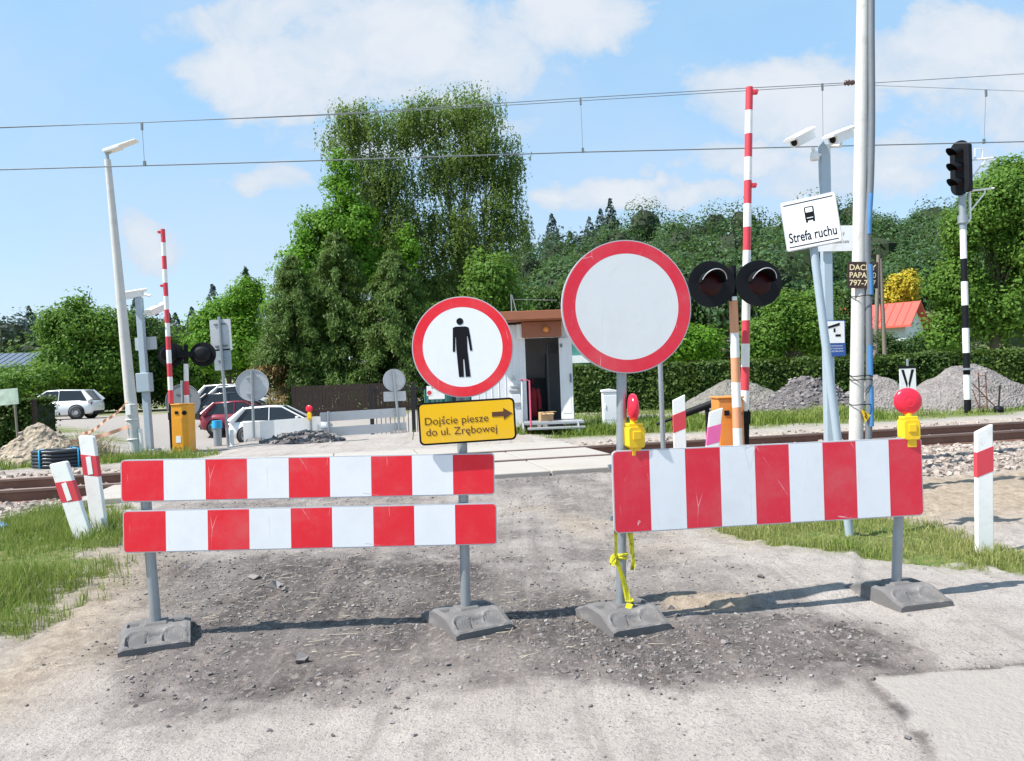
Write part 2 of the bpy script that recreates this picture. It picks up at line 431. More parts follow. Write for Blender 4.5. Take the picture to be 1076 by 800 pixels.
M['postwood'] = mat('weathered_wood', (0.22, 0.19, 0.16), 0.85, 0, 0.2, 8)
M['roofred'] = mat('red_roof_sheet', (0.62, 0.10, 0.07), 0.5, 0, 0.12, 3)
M['roofgrey'] = mat('grey_blue_roof', (0.10, 0.13, 0.17), 0.5)
M['wallpale'] = mat('pale_render', (0.60, 0.66, 0.68), 0.8)
M['ribbon'] = mat('yellow_tape', (0.75, 0.68, 0.02), 0.5, 0, 0.2, 20, dirt=(0.03, 0.03, 0.02), dirt_amt=0.8, dscale=25)
M['tape'] = mat('orange_tape', (0.80, 0.42, 0.28), 0.5, 0, 0.2, 9)
M['pipe'] = mat('black_pipe', (0.02, 0.028, 0.035), 0.45, 0, 0.3, 8)
M['poster'] = mat('poster_print', (0.42, 0.52, 0.42), 0.6, 0, 0.5, 6, dirt=(0.75, 0.75, 0.70), dirt_amt=0.7, dscale=5)
M['navy'] = mat('blue_print', (0.02, 0.08, 0.30), 0.5)
M['bark'] = mat('brown_bark', (0.10, 0.075, 0.055), 0.9, 0, 0.3, 5, 0.6, 20)
M['birchbark'] = mat('birch_bark', (0.42, 0.41, 0.38), 0.8, 0, 0.2, 3, 0.3, 20, dirt=(0.05, 0.05, 0.05), dirt_amt=0.9, dscale=3)
M['wire'] = mat('weathered_wire', (0.16, 0.18, 0.19), 0.6, 0.2)
M['porcelain'] = mat('brown_insulator', (0.10, 0.06, 0.05), 0.3)
def paint(name, col):
    m, nt, b = principled(name, col, 0.3); b.inputs['Coat Weight'].default_value = 0.6; b.inputs['Coat Roughness'].default_value = 0.08
    return m

def leafmat(name, c0, c1, c2, trans=0.3):
    m = bpy.data.materials.new(name); m.use_nodes = True
    nt = NT(m.node_tree); m.node_tree.nodes.clear()
    geo = nt.new('ShaderNodeNewGeometry')
    r = geo.outputs['Random Per Island']
    big = nt.noise(0.55, objco(nt), 4, 0.6)
    c = nt.mix(nt.ramp(r, 0.1, 0.9), c0, c1)
    c = nt.mix(nt.math('MULTIPLY', nt.ramp(big, 0.4, 0.7), 0.7), c, c2)
    d = nt.new('ShaderNodeBsdfPrincipled'); nt.set(d.inputs['Base Color'], c); d.inputs['Roughness'].default_value = 0.55; d.inputs['Specular IOR Level'].default_value = 0.25
    t = nt.new('ShaderNodeBsdfTranslucent'); nt.set(t.inputs[0], nt.mix(0.5, c, (0.14, 0.2, 0.03)))
    mx = nt.new('ShaderNodeMixShader'); mx.inputs[0].default_value = trans
    nt.l.new(d.outputs[0], mx.inputs[1]); nt.l.new(t.outputs[0], mx.inputs[2])
    o = nt.new('ShaderNodeOutputMaterial'); nt.l.new(mx.outputs[0], o.inputs[0])
    return m
L = {
    'birch': leafmat('birch_leaves', (0.125, 0.205, 0.04), (0.21, 0.305, 0.075), (0.23, 0.32, 0.08), 0.55),
    'bright': leafmat('bright_leaves', (0.11, 0.28, 0.018), (0.19, 0.39, 0.030), (0.12, 0.27, 0.025), 0.5),
    'spruce': leafmat('spruce_needles', (0.052, 0.115, 0.022), (0.115, 0.185, 0.034), (0.125, 0.20, 0.040), 0.35),
    'mid': leafmat('broad_leaves', (0.085, 0.20, 0.026), (0.16, 0.30, 0.040), (0.17, 0.30, 0.050), 0.5),
    'dark': leafmat('dark_leaves', (0.032, 0.080, 0.020), (0.065, 0.13, 0.028), (0.09, 0.16, 0.034), 0.35),
    'forest': leafmat('forest_leaves', (0.034, 0.088, 0.032), (0.080, 0.150, 0.048), (0.056, 0.125, 0.044), 0.35),
    'forestfar': leafmat('haze_tinted_leaves', (0.032, 0.060, 0.060), (0.050, 0.085, 0.078), (0.044, 0.075, 0.075), 0.2),  # blue of the distant haze is mixed into these leaf colours
    'hedge': leafmat('hedge_leaves', (0.030, 0.068, 0.012), (0.070, 0.125, 0.020), (0.095, 0.15, 0.026), 0.3),
    'yellow': leafmat('golden_leaves', (0.42, 0.33, 0.02), (0.58, 0.47, 0.03), (0.50, 0.40, 0.03), 0.3),
    'dry': leafmat('brown_needles', (0.22, 0.13, 0.05), (0.30, 0.19, 0.08), (0.20, 0.16, 0.05), 0.2),
    'grass': leafmat('grass_blades', (0.13, 0.215, 0.028), (0.25, 0.33, 0.065), (0.36, 0.38, 0.13), 0.4),
    'grassdry': leafmat('dry_grass_blades', (0.28, 0.30, 0.09), (0.42, 0.40, 0.17), (0.20, 0.31, 0.06), 0.35),
    'straw': leafmat('straw', (0.40, 0.35, 0.25), (0.52, 0.46, 0.34), (0.34, 0.29, 0.22), 0.1),
}
#@@GROUND
# ------------------------------------------------------------------ ground, road and car park: one sheet
def poly_sd(x, y, poly):
    """signed distance to a polygon, negative inside"""
    p = np.asarray(poly, float); n = len(p)
    d = np.full(x.shape, 1e9); ins = np.zeros(x.shape, bool)
    for i in range(n):
        a, b = p[i], p[(i + 1) % n]; e = b - a
        wx, wy = x - a[0], y - a[1]
        t = np.clip((wx * e[0] + wy * e[1]) / (e @ e + 1e-12), 0, 1)
        d = np.minimum(d, np.hypot(wx - t * e[0], wy - t * e[1]))
        c = ((a[1] > y) != (b[1] > y)) & (x < (b[0] - a[0]) * (y - a[1]) / (b[1] - a[1] + 1e-12) + a[0])
        ins ^= c
    return np.where(ins, -d, d)
def axis(lo, hi, step, far_lo, far_hi, g=1.07):
    mid = list(np.arange(lo, hi + 1e-6, step)); s = step
    while mid[-1] < far_hi: s *= g; mid.append(mid[-1] + s)
    s = step
    while mid[0] > far_lo: s *= g; mid.insert(0, mid[0] - s)
    return np.array(mid)
GX = axis(-5.2, 6.2, 0.033, -1500, 1500, 1.075)
GY = axis(2.2, 8.6, 0.033, -40, 1500, 1.035)
gx, gy = np.meshgrid(GX, GY)
def wpoly(pts): return [tuple(G(*p)[:2]) for p in pts]
ROAD = [(-9, -30)] + [(-4.2, 2.2)] + wpoly([(-30, 742), (40, 700), (92, 650), (125, 605), (140, 572), (152, 545)]) + \
       [(-5.0, 9.9), (-5.4, 13.4), (-6.0, 16.0), (-2.0, 21.0), (1.2, 15.2), (1.1, 10.6)] + wpoly([(672, 536), (742, 560), (860, 583), (1000, 598), (1090, 607)]) + [(9, 5.6), (30, 7.5), (30, -30)]
GRASS_R = wpoly([(738, 553), (770, 545), (850, 540), (960, 548), (1100, 585), (1200, 610), (1100, 606), (1000, 598), (860, 585), (760, 566)])
GRASS_L = [(-9.5, 7.6)] + wpoly([(-60, 580), (30, 562), (118, 556), (128, 574), (104, 608), (52, 642), (-60, 682)]) + [(-5.2, 3.6), (-9.5, 3.2)]
DARK = wpoly([(120, 640), (165, 605), (300, 590), (480, 585), (600, 600), (690, 625), (770, 645), (900, 655), (935, 700), (800, 726), (700, 722), (560, 722), (470, 732), (380, 742), (240, 742), (90, 730), (45, 705)])
SLAB = wpoly([(912, 712), (1000, 706), (1200, 690), (1300, 830), (1010, 830), (985, 795), (950, 752)])
CARPARK = [(-9, 15.5), (-5.8, 15.2), (-3, 19), (-1, 22), (-1, 34), (-20, 46), (-40, 52), (-44, 44), (-22, 36), (-15, 30), (-11.5, 20)]
sd_road = poly_sd(gx, gy, ROAD); wob = 0.35 * fbm(gx * 1.1, gy * 1.1, 5) + 0.12 * fbm(gx * 6, gy * 6, 6)
in_road = (sd_road + wob * np.clip(gy / 6, .4, 1.2) * 0.5) < 0
sd_park = poly_sd(gx, gy, CARPARK)
in_park = (sd_park + 0.6 * fbm(gx * .5, gy * .5, 8) < 0) & ~in_road
tt = tdist(gx, gy)
nz = fbm(gx * 1.3, gy * 1.3, 11, 5); nf = fbm(gx * 9, gy * 9, 21, 4); nff = fbm(gx * 34, gy * 34, 31, 3)
dark = sst(-(poly_sd(gx, gy, DARK) + 0.9 * nz + 0.5 * nf), -0.28, 0.38)
dark = np.clip(dark * (0.92 + 0.9 * fbm(gx * 2.2, gy * 2.2, 41, 5)), 0, 1)
MIDP = wpoly([(60, 720), (130, 600), (170, 540), (330, 500), (600, 495), (680, 540), (760, 600), (860, 640), (700, 720)])
midm = sst(-(poly_sd(gx, gy, MIDP) + 0.5 * nz), -0.2, 0.35)
dark = np.maximum(dark, midm * np.clip(0.46 + 1.1 * fbm(gx * 1.6, gy * 2.6, 43, 5) + .6 * nf, 0, .7))
dark = np.maximum(dark, 0.45 * sst(nz, 0.10, 0.30) * (gy > 4.9) * (gy < 10))
slab = sst(-(poly_sd(gx, gy, SLAB) + .10 * nf), -0.02, 0.03)
crk = np.abs(poly_sd(gx, gy, SLAB) + .05 * nf)
dark = np.maximum(dark, np.clip(1.3 * np.exp(-(crk / .032) ** 2) * (.6 + 1.2 * nf) + .5 * np.exp(-(crk / .12) ** 2) * (.4 + 2 * nf), 0, .95) * (gx < 3.2))
gr = np.maximum(sst(-(poly_sd(gx, gy, GRASS_R) + 0.5 * nf), -0.1, 0.15), sst(-(poly_sd(gx, gy, GRASS_L) + .9 * nf + .5 * nz), -0.2, 0.2))
fargrass = sst(tt, 3.0, 4.2) * (1 - np.clip(in_park + in_road, 0, 1)) * sst(fbm(gx * .8, gy * .8, 51), -0.22, 0.02)
gr = np.maximum(gr, fargrass); gr = np.where(in_road, np.minimum(gr, 0.15), gr)
co_ = corridor(gx, gy)
ball = sst(tt, -3.6, -2.9) * (1 - sst(tt, 2.4, 3.2)) * (1 - co_)
sand = sst(tt, -6.5, -5.0) * (1 - ball) * (1 - sst(tt, 1, 2)) * (1 - co_)
sand = np.maximum(sand, 0.9 * sst(-(poly_sd(gx, gy, wpoly([(690, 628), (780, 628), (800, 636), (780, 642), (700, 645)])) + .06 * nf), -0.02, .05))
edge = np.clip(np.exp(-(np.abs(sd_road) / 0.35) ** 2) * (gx < 0) * (gy < 8) + 0, 0, 1)
sand = np.clip(np.maximum(sand, edge * 0.75), 0, 1)
sand = np.maximum(sand, 0.5 * sst(fbm(gx * .9, gy * .9, 77), 0.06, 0.22) * in_road * sst(gy, 5.6, 7.0) * (gx > -1.5))
gz = zg(gx, gy)
near = (1 - sst(gy, 12, 18))
rel = 0.020 * nz + (0.006 + 0.022 * dark) * nf + (0.003 + 0.011 * dark) * nff
rel *= np.where(slab > .5, 0.15, 1.0)
rel += 0.007 * slab                                             # the newer slab stands a finger higher
rel += np.where(in_road, 0, 1) * (0.05 * nz + 0.05 * nf) * (1 - slab)
sc_line = poly_sd(gx, gy, wpoly([(700, 634), (795, 640), (805, 628), (900, 628), (905, 560), (700, 600)]))
rel += 0.03 * sst(-sc_line, -0.03, 0.03) * (gx > 0.7)           # the broken lip of the old surface
flat_t = co_ * (np.abs(tt) < 2.5)
gz = gz + rel * near * (1 - flat_t) - 0.05 * flat_t
gz = gz + (1 - near) * 0.05 * nz * (gy < 80)
verts = np.stack([gx, gy, gz], -1).reshape(-1, 3)
ny, nx = gx.shape
idx = np.arange(ny * nx).reshape(ny, nx)
quads = np.stack([idx[:-1, :-1], idx[:-1, 1:], idx[1:, 1:], idx[1:, :-1]], -1).reshape(-1, 4)
cellroad = in_road[:-1, :-1].reshape(-1); cellpark = in_park[:-1, :-1].reshape(-1)
park = np.where(in_park, 1.0, 0.0)

gm = bpy.data.materials.new('ground_surface'); gm.use_nodes = True
nt = NT(gm.node_tree); b = gm.node_tree.nodes['Principled BSDF']
pos = nt.new('ShaderNodeNewGeometry').outputs['Position']
nA = nt.noise(1.6, pos, 6, 0.65); nB = nt.noise(14, pos, 6, 0.7); nC = nt.noise(85, pos, 4, 0.7); nD = nt.noise(5, pos, 5, 0.7)
vor = nt.new('ShaderNodeTexVoronoi'); vor.inputs['Scale'].default_value = 42; nt.l.new(pos, vor.inputs['Vector'])
vorb = nt.new('ShaderNodeTexVoronoi'); vorb.inputs['Scale'].default_value = 20; nt.l.new(pos, vorb.inputs['Vector'])
nE = nt.noise(230, pos, 3, 0.7); nG = nt.noise(38, pos, 5, 0.75)
base = nt.mix(nt.ramp(nA, 0.3, 0.7), (0.345, 0.325, 0.315), (0.43, 0.408, 0.395))
base = nt.mix(nt.math('MULTIPLY', nt.ramp(nD, 0.48, 0.68), 0.7), base, (0.272, 0.254, 0.246))
base = nt.mix(nt.math('MULTIPLY', nt.ramp(nG, 0.54, 0.66), 0.6), base, (0.165, 0.152, 0.147))
base = nt.mix(nt.math('MULTIPLY', nt.ramp(nC, 0.57, 0.66), 0.7), base, (0.42, 0.39, 0.36))
base = nt.mix(nt.math('MULTIPLY', nt.ramp(nC, 0.44, 0.33), 0.8), base, (0.115, 0.105, 0.102))
base = nt.mix(nt.math('MULTIPLY', nt.ramp(nE, 0.44, 0.32), 0.7), base, (0.10, 0.092, 0.09))
dk = nt.mix(nt.ramp(nB, 0.3, 0.7), (0.050, 0.045, 0.046), (0.115, 0.104, 0.102))
dk = nt.mix(nt.math('MULTIPLY', nt.ramp(vor.outputs['Color'], 0.70, 0.9), 0.7), dk, (0.27, 0.245, 0.235))
dk = nt.mix(nt.math('MULTIPLY', nt.ramp(nC, 0.56, 0.66), 0.6), dk, (0.25, 0.228, 0.218))
dk = nt.mix(nt.math('MULTIPLY', nt.ramp(nD, 0.54, 0.72), 0.55), dk, (0.24, 0.216, 0.20))
stm = nt.new('ShaderNodeMapping'); stm.inputs['Scale'].default_value = (7.0, 0.55, 1.0); stm.inputs['Rotation'].default_value = (0, 0, R(-6)); nt.l.new(pos, stm.inputs[0])
stk = nt.noise(1.0, stm.outputs[0], 6, 0.65)
base = nt.mix(nt.math('MULTIPLY', nt.ramp(stk, 0.50, 0.66), 0.40), base, (0.185, 0.168, 0.160))
dk = nt.mix(nt.math('MULTIPLY', nt.ramp(stk, 0.50, 0.36), 0.50), dk, (0.215, 0.190, 0.178))
c = nt.mix(nt.attr('m_dark'), base, dk)
c = nt.mix(nt.attr('m_slab'), c, nt.mix(nC, (0.32, 0.305, 0.295), (0.40, 0.383, 0.37)))
sd = nt.mix(nt.ramp(nB, 0.35, 0.65), (0.27, 0.222, 0.172), (0.39, 0.335, 0.272))
sd = nt.mix(nt.math('MULTIPLY', nt.ramp(nD, 0.48, 0.66), 0.6), sd, (0.20, 0.162, 0.125))
sd = nt.mix(nt.math('MULTIPLY', nt.ramp(nC, 0.42, 0.34), 0.5), sd, (0.15, 0.125, 0.10))
c = nt.mix(nt.attr('m_sand'), c, sd)
bl = nt.mix(vorb.outputs['Color'], (0.22, 0.19, 0.17), (0.50, 0.45, 0.40))
c = nt.mix(nt.attr('m_ballast'), c, bl)
c = nt.mix(nt.attr('m_park'), c, nt.mix(nB, (0.26, 0.25, 0.245), (0.34, 0.325, 0.315)))
gg = nt.mix(nt.ramp(nB, 0.35, 0.65), (0.075, 0.125, 0.025), (0.19, 0.19, 0.07))
c = nt.mix(1.0, c, (1.0, 0.955, 0.90), 'MULTIPLY')
c = nt.mix(nt.attr('m_grass'), c, gg)
nt.set(b.inputs['Base Color'], c); b.inputs['Roughness'].default_value = 0.92; b.inputs['Specular IOR Level'].default_value = 0.2
wav = nt.new('ShaderNodeTexWave'); wav.inputs['Scale'].default_value = 10.0; wav.inputs['Distortion'].default_value = 9.0; wav.inputs['Detail'].default_value = 3
mp = nt.new('ShaderNodeMapping'); mp.inputs['Rotation'].default_value = (0, 0, R(28)); nt.l.new(pos, mp.inputs[0]); nt.l.new(mp.outputs[0], wav.inputs['Vector'])
hgt = nt.math('ADD', nt.math('MULTIPLY', nC, 0.5), nt.math('MULTIPLY', nB, 1.4))
hgt = nt.math('ADD', hgt, nt.math('MULTIPLY', nt.math('MULTIPLY', wav.outputs['Fac'], nt.ramp(nA, 0.46, 0.62)), 0.12))
hgt = nt.math('ADD', hgt, nt.math('MULTIPLY', nG, 0.8))
bn = nt.new('ShaderNodeBump'); bn.inputs['Strength'].default_value = 0.9; bn.inputs['Distance'].default_value = 0.016
nt.set(bn.inputs['Height'], hgt); nt.l.new(bn.outputs[0], b.inputs['Normal'])
MASKS = dict(m_dark=dark, m_slab=slab * in_road, m_sand=sand, m_ballast=ball, m_park=park, m_grass=gr)
def sheet(name, sel):
    q = quads[sel]; used = np.unique(q); remap = np.full(len(verts), -1); remap[used] = np.arange(len(used))
    o = rawmesh(name, verts[used], remap[q], gm, smooth=True)
    for k, a in MASKS.items():
        at = o.data.attributes.new(k, 'FLOAT', 'POINT'); at.data.foreach_set('value', a.reshape(-1)[used].astype(np.float32))
    return tag(o, kind='structure')
sheet('road', cellroad); sheet('car_park', cellpark & ~cellroad); sheet('ground', ~cellroad & ~cellpark)
from bisect import bisect_left
def gz_at(x, y):
    """height of the built sheet (bilinear), arrays"""
    x = np.atleast_1d(np.asarray(x, float)); y = np.atleast_1d(np.asarray(y, float))
    i = np.clip(np.searchsorted(GX, x) - 1, 0, nx - 2); j = np.clip(np.searchsorted(GY, y) - 1, 0, ny - 2)
    fx = (x - GX[i]) / (GX[i + 1] - GX[i]); fy = (y - GY[j]) / (GY[j + 1] - GY[j])
    return (gz[j, i] * (1 - fx) + gz[j, i + 1] * fx) * (1 - fy) + (gz[j + 1, i] * (1 - fx) + gz[j + 1, i + 1] * fx) * fy
def mask_at(m, x, y):
    i = np.clip(np.searchsorted(GX, x) - 1, 0, nx - 2); j = np.clip(np.searchsorted(GY, y) - 1, 0, ny - 2)
    return m[j, i]
def og(px, Y):
    p = onground(px, Y); p.z = float(gz_at(p.x, p.y)[0]); return p

# ---- crossing plates between and beside the rails
def track_pt(s, t, z=0.0):
    """s metres along the track from (1, 12.2), t metres to its far side"""
    return Vector((1.0 + s * TC - t * TS, 12.2 + s * TS + t * TC, z))
plates = MB()
for (t0, t1) in ((-2.25, -0.86), (-0.64, 0.64), (0.86, 2.25)):
    for i in range(5):
        s0 = -6.55 + i * 1.38; s1 = s0 + 1.36
        vs = [track_pt(s0, t0), track_pt(s1, t0), track_pt(s1, t1), track_pt(s0, t1)]
        zz = 0.285 + 0.006 * random.random()
        plates.add([(p.x, p.y, 0.02) for p in vs] + [(p.x, p.y, zz) for p in vs],
                   [(4, 5, 6, 7), (0, 1, 5, 4), (1, 2, 6, 5), (2, 3, 7, 6), (3, 0, 4, 7)])
o = plates.build('crossing_deck', M['plate'], bevel=0.012); tag(o, kind='structure')

# ---- railway track
tr = thing('railway_track', 'rusty brown pair of rails running across the road', 'railway track', track_pt(0, 0, 0.11))
RP = [(-0.07, 0), (0.07, 0), (0.07, 0.018), (0.012, 0.035), (0.012, 0.135), (0.036, 0.15), (0.036, 0.182), (0.028, 0.188), (-0.028, 0.188), (-0.036, 0.182), (-0.036, 0.15), (-0.012, 0.135), (-0.012, 0.035), (-0.07, 0.018)]
for t in (-0.7535, 0.7535):
    mb = MB(); n = len(RP); vs = []
    for s in (-120, 160):
        for (a, zz) in RP:
            p = track_pt(s, t + a) - track_pt(0, 0); vs.append((p.x, p.y, zz))
    for i in range(n): mb.add([vs[i], vs[(i + 1) % n], vs[n + (i + 1) % n], vs[n + i]], [(0, 1, 2, 3)], 1 if 5 <= i <= 9 else 0)
    mb.build('rail', [M['rust'], M['railhead']], tr)
sl = MB()
k = 0
for s in np.arange(-40, 60, 0.62):
    if -7 < s < 0.6: continue
    a, bq = track_pt(s, -1.25) - track_pt(0, 0), track_pt(s, 1.25) - track_pt(0, 0)
    d = (bq - a); mid = (a + bq) / 2
    sl.box((0, 0, 0), (0.26, 2.5, 0.16), 0, Matrix.Translation((mid.x, mid.y, -0.075)) @ Matrix.Rotation(math.atan2(TS, TC), 4, 'Z'))
sp = sl.build('sleeper', M['concrete'], tr, 0.01); sp['kind'] = 'stuff'

# ---- loose stone, straw and grass
def stones(n, x, y, size, sink=0.25, flat=0.75):
    """n small faceted stones"""
    k = len(x)
    b8 = np.array([(-1, -1, -1), (1, -1, -1), (1, 1, -1), (-1, 1, -1), (-1, -1, 1), (1, -1, 1), (1, 1, 1), (-1, 1, 1)], float)
    f6 = np.array([(0, 3, 2, 1), (4, 5, 6, 7), (0, 1, 5, 4), (1, 2, 6, 5), (2, 3, 7, 6), (3, 0, 4, 7)])
    j = b8[None] * rng.uniform(0.45, 1.0, (k, 8, 3)) * rng.uniform(0.6, 1.25, (k, 1, 3))
    a = rng.uniform(0, 6.28, (k, 3)); ca, sa = np.cos(a), np.sin(a)
    X, Yv, Z = j[..., 0], j[..., 1], j[..., 2]
    X, Yv = X * ca[:, 0:1] - Yv * sa[:, 0:1], X * sa[:, 0:1] + Yv * ca[:, 0:1]
    Yv, Z = Yv * ca[:, 1:2] - Z * sa[:, 1:2], Yv * sa[:, 1:2] + Z * ca[:, 1:2]
    X, Yv = X * ca[:, 2:3] - Yv * sa[:, 2:3], X * sa[:, 2:3] + Yv * ca[:, 2:3]
    s = size[:, None] * 0.5
    z0 = gz_at(x, y)
    V = np.stack([x[:, None] + X * s, y[:, None] + Yv * s, z0[:, None] + Z * s * flat + s * (0.8 - 2 * sink) * 0.6], -1).reshape(-1, 3)
    Fc = (f6[None] + 8 * np.arange(k)[:, None, None]).reshape(-1, 4)
    return V, Fc
def stonemat(name, c0, c1, c2):
    m, nt, b = principled(name, c0, 0.9, spec=0.2)
    g = nt.new('ShaderNodeNewGeometry')
    c = nt.mix(g.outputs['Random Per Island'], c0, c1)
    c = nt.mix(nt.math('MULTIPLY', nt.ramp(nt.noise(30, g.outputs['Position'], 4), .4, .7), .5), c, c2)
    nt.set(b.inputs['Base Color'], c); return m
M['ballast'] = stonemat('ballast_stone', (0.20, 0.165, 0.145), (0.46, 0.40, 0.35), (0.33, 0.275, 0.235))
M['chip'] = stonemat('asphalt_chip', (0.085, 0.078, 0.078), (0.30, 0.275, 0.265), (0.17, 0.155, 0.15))
M['pilegrey'] = stonemat('grey_crushed_stone', (0.20, 0.19, 0.19), (0.36, 0.335, 0.32), (0.30, 0.28, 0.27))
# ballast beside the track
ns = 26000
s = np.concatenate([rng.uniform(-16, -6.6, ns // 2), rng.uniform(0.3, 20, ns // 2)])
t = np.where(rng.random(len(s)) < 0.85, rng.uniform(-3.7, -0.9, len(s)), rng.uniform(-0.6, 2.7, len(s)))
t -= 0.6 * rng.random(len(s)) ** 3
bx = 1 + s * TC - t * TS; by = 12.2 + s * TS + t * TC
ok = (mask_at(ball, bx, by) > 0.35); bx, by = bx[ok], by[ok]
V, Fc = stones(0, bx, by, rng.uniform(0.045, 0.10, len(bx)))
tag(rawmesh('gravel', V, Fc, M['ballast']), 'pale crushed stone ballast spread along the rails', 'gravel', kind='stuff')
# chips of broken asphalt on the road
n0 = 210000
cx_ = rng.uniform(-3.6, 4.6, n0); cy_ = 2.7 + 6.8 * rng.random(n0) ** 1.5
dm = mask_at(dark, cx_, cy_); rd = mask_at(in_road, cx_, cy_); sl_ = mask_at(slab, cx_, cy_)
clus = fbm(cx_ * 1.7, cy_ * 1.7, 91, 4)
ok = rd & (sl_ < .5) & (rng.random(n0) < np.clip(0.018 + 0.85 * dm ** 1.4 * (0.6 + 2.2 * clus), 0.015, 1))
cx_, cy_ = cx_[ok], cy_[ok]
sz = 0.0045 + 0.021 * rng.random(len(cx_)) ** 7
V, Fc = stones(0, cx_, cy_, sz)
big = [(288, 618, .10), (268, 612, .085), (318, 695, .085), (300, 622, .07), (560, 522, .08), (655, 520, .09), (672, 505, .07), (800, 612, .05), (930, 690, .03), (705, 640, .05), (470, 700, .05), (762, 676, .04), (640, 706, .035), (215, 590, .06), (385, 615, .05), (545, 508, .12), (590, 500, .09)]
bxs = np.array([G(p[0], p[1], 0.0)[0] for p in big]); bys = np.array([G(p[0], p[1], 0.0)[1] for p in big])
V2, F2 = stones(0, bxs, bys, np.array([p[2] for p in big]))
tag(rawmesh('road_rubble', np.concatenate([V, V2]), np.concatenate([Fc, F2 + len(V)]), M['chip']), 'loose dark asphalt chips strewn over the torn road', 'rubble', kind='stuff')

def blades(x, y, h, w, lean=0.45, z=None, curl=True):
    """two-segment blades of grass; one quad and one tapering quad each"""
    k = len(x); a = rng.uniform(0, 6.28, k); b = rng.uniform(0, 6.28, k)
    z0 = gz_at(x, y) - 0.01 if z is None else z
    dx, dy = np.cos(a) * w / 2, np.sin(a) * w / 2
    ln = lean * rng.random(k) * h
    lx, ly = np.cos(b) * ln, np.sin(b) * ln
    base = np.stack([x, y, z0], -1); d = np.stack([dx, dy, 0 * dx], -1)
    m = base + np.stack([lx * .35, ly * .35, h * .55], -1); tip = base + np.stack([lx * 1.25, ly * 1.25, h * (1 - .25 * rng.random(k))], -1)
    V = np.stack([base - d, base + d, m + d * .8, m - d * .8, tip + d * .12, tip - d * .12], 1).reshape(-1, 3)
    i = 6 * np.arange(k)[:, None]
    Fc = np.concatenate([i + np.array([[0, 1, 2, 3]]), i + np.array([[3, 2, 4, 5]])], 0)
    return V, Fc
def grass_from(mask, n, x0, x1, y0, y1, h0, h1, w, thr=0.35, tuft=True):
    x = rng.uniform(x0, x1, n); y = rng.uniform(y0, y1, n)
    mk = mask_at(mask, x, y); cl = fbm(x * 2.3, y * 2.3, 61, 3)
    ok = (mk > thr) & (rng.random(n) < 0.45 + 1.6 * cl + 0.3)
    x, y, cl = x[ok], y[ok], cl[ok]
    h = (h0 + (h1 - h0) * rng.random(len(x)) ** 1.5) * np.clip(0.75 + 1.6 * cl, 0.35, 1.5)
    return blades(x, y, h, w)
def join(parts):
    Vs, Fs, o = [], [], 0
    for V, Fc in parts: Vs.append(V); Fs.append(Fc + o); o += len(V)
    return np.concatenate(Vs), np.concatenate(Fs)
V, Fc = join([grass_from(gr, 120000, -9.4, -2.2, 3.4, 8.2, 0.03, 0.20, 0.0055)])
tag(rawmesh('verge_grass', V, Fc, L['grass']), 'fresh green grass tufts on the left road verge', 'grass', kind='stuff')
V, Fc = join([grass_from(gr, 50000, -9.4, -2.0, 3.4, 8.2, 0.03, 0.17, 0.004, 0.12), grass_from(gr, 70000, 1.2, 5.6, 4.6, 7.6, 0.03, 0.13, 0.0055)])
tag(rawmesh('dry_verge_grass', V, Fc, L['grassdry']), 'half dry grass blades in the strips beside the road', 'grass', kind='stuff')
V, Fc = join([grass_from(gr, 60000, -13, 18, 14, 30, 0.04, 0.17, 0.022), grass_from(gr, 16000, -11, -5.5, 12.5, 17, 0.05, 0.25, 0.015)])
wx = np.concatenate([og(775, 19.5).x + rng.normal(0, 1.6, 9000), og(690, 18.0).x + rng.normal(0, .9, 4000), og(600, 17.6).x + rng.normal(0, 1.1, 3500), og(860, 18.6).x + rng.normal(0, .8, 2500)])
wy = np.concatenate([rng.normal(19.6, .8, 9000), rng.normal(18.2, .5, 4000), rng.normal(17.0, .3, 3500), rng.normal(18.8, .5, 2500)])
cl = fbm(wx * 1.5, wy * 1.5, 66, 3); ok = (tdist(wx, wy) > 3.0) & (cl > -.12); wx, wy, cl = wx[ok], wy[ok], cl[ok]
V, Fc = join([(V, Fc), blades(wx, wy, rng.uniform(.10, .42, len(wx)) * np.clip(.7 + 1.6 * cl, .4, 1.4), .022, .6)])
tag(rawmesh('trackside_grass', V, Fc, L['grass']), 'patchy grass growing beyond the railway track', 'grass', kind='stuff')
# straw litter
n = 1100
x = rng.uniform(-2.9, 2.0, n); y = rng.uniform(4.0, 8.5, n); ok = mask_at(in_road, x, y) & (fbm(x * 1.2, y * 1.2, 95) > -0.05); x, y = x[ok], y[ok]; k = len(x)
a = np.where(rng.random(k) < .75, rng.normal(0.1, 0.45, k), rng.uniform(0, 3.14, k)); ln = .012 + .05 * rng.random(k) ** 2.5; w = rng.uniform(.0008, .0018, k)
dx, dy = np.cos(a) * ln, np.sin(a) * ln; wx, wy = -np.sin(a) * w, np.cos(a) * w; z = gz_at(x, y) + .008
V = np.stack([np.stack([x - dx - wx, y - dy - wy, z], -1), np.stack([x + dx - wx, y + dy - wy, z + .006], -1), np.stack([x + dx + wx, y + dy + wy, z + .006], -1), np.stack([x - dx + wx, y - dy + wy, z + .002], -1)], 1).reshape(-1, 3)
tag(rawmesh('straw_litter', V, np.arange(4 * k).reshape(-1, 4), L['straw']), 'pale straw bits scattered on the dark road surface', 'straw', kind='stuff')
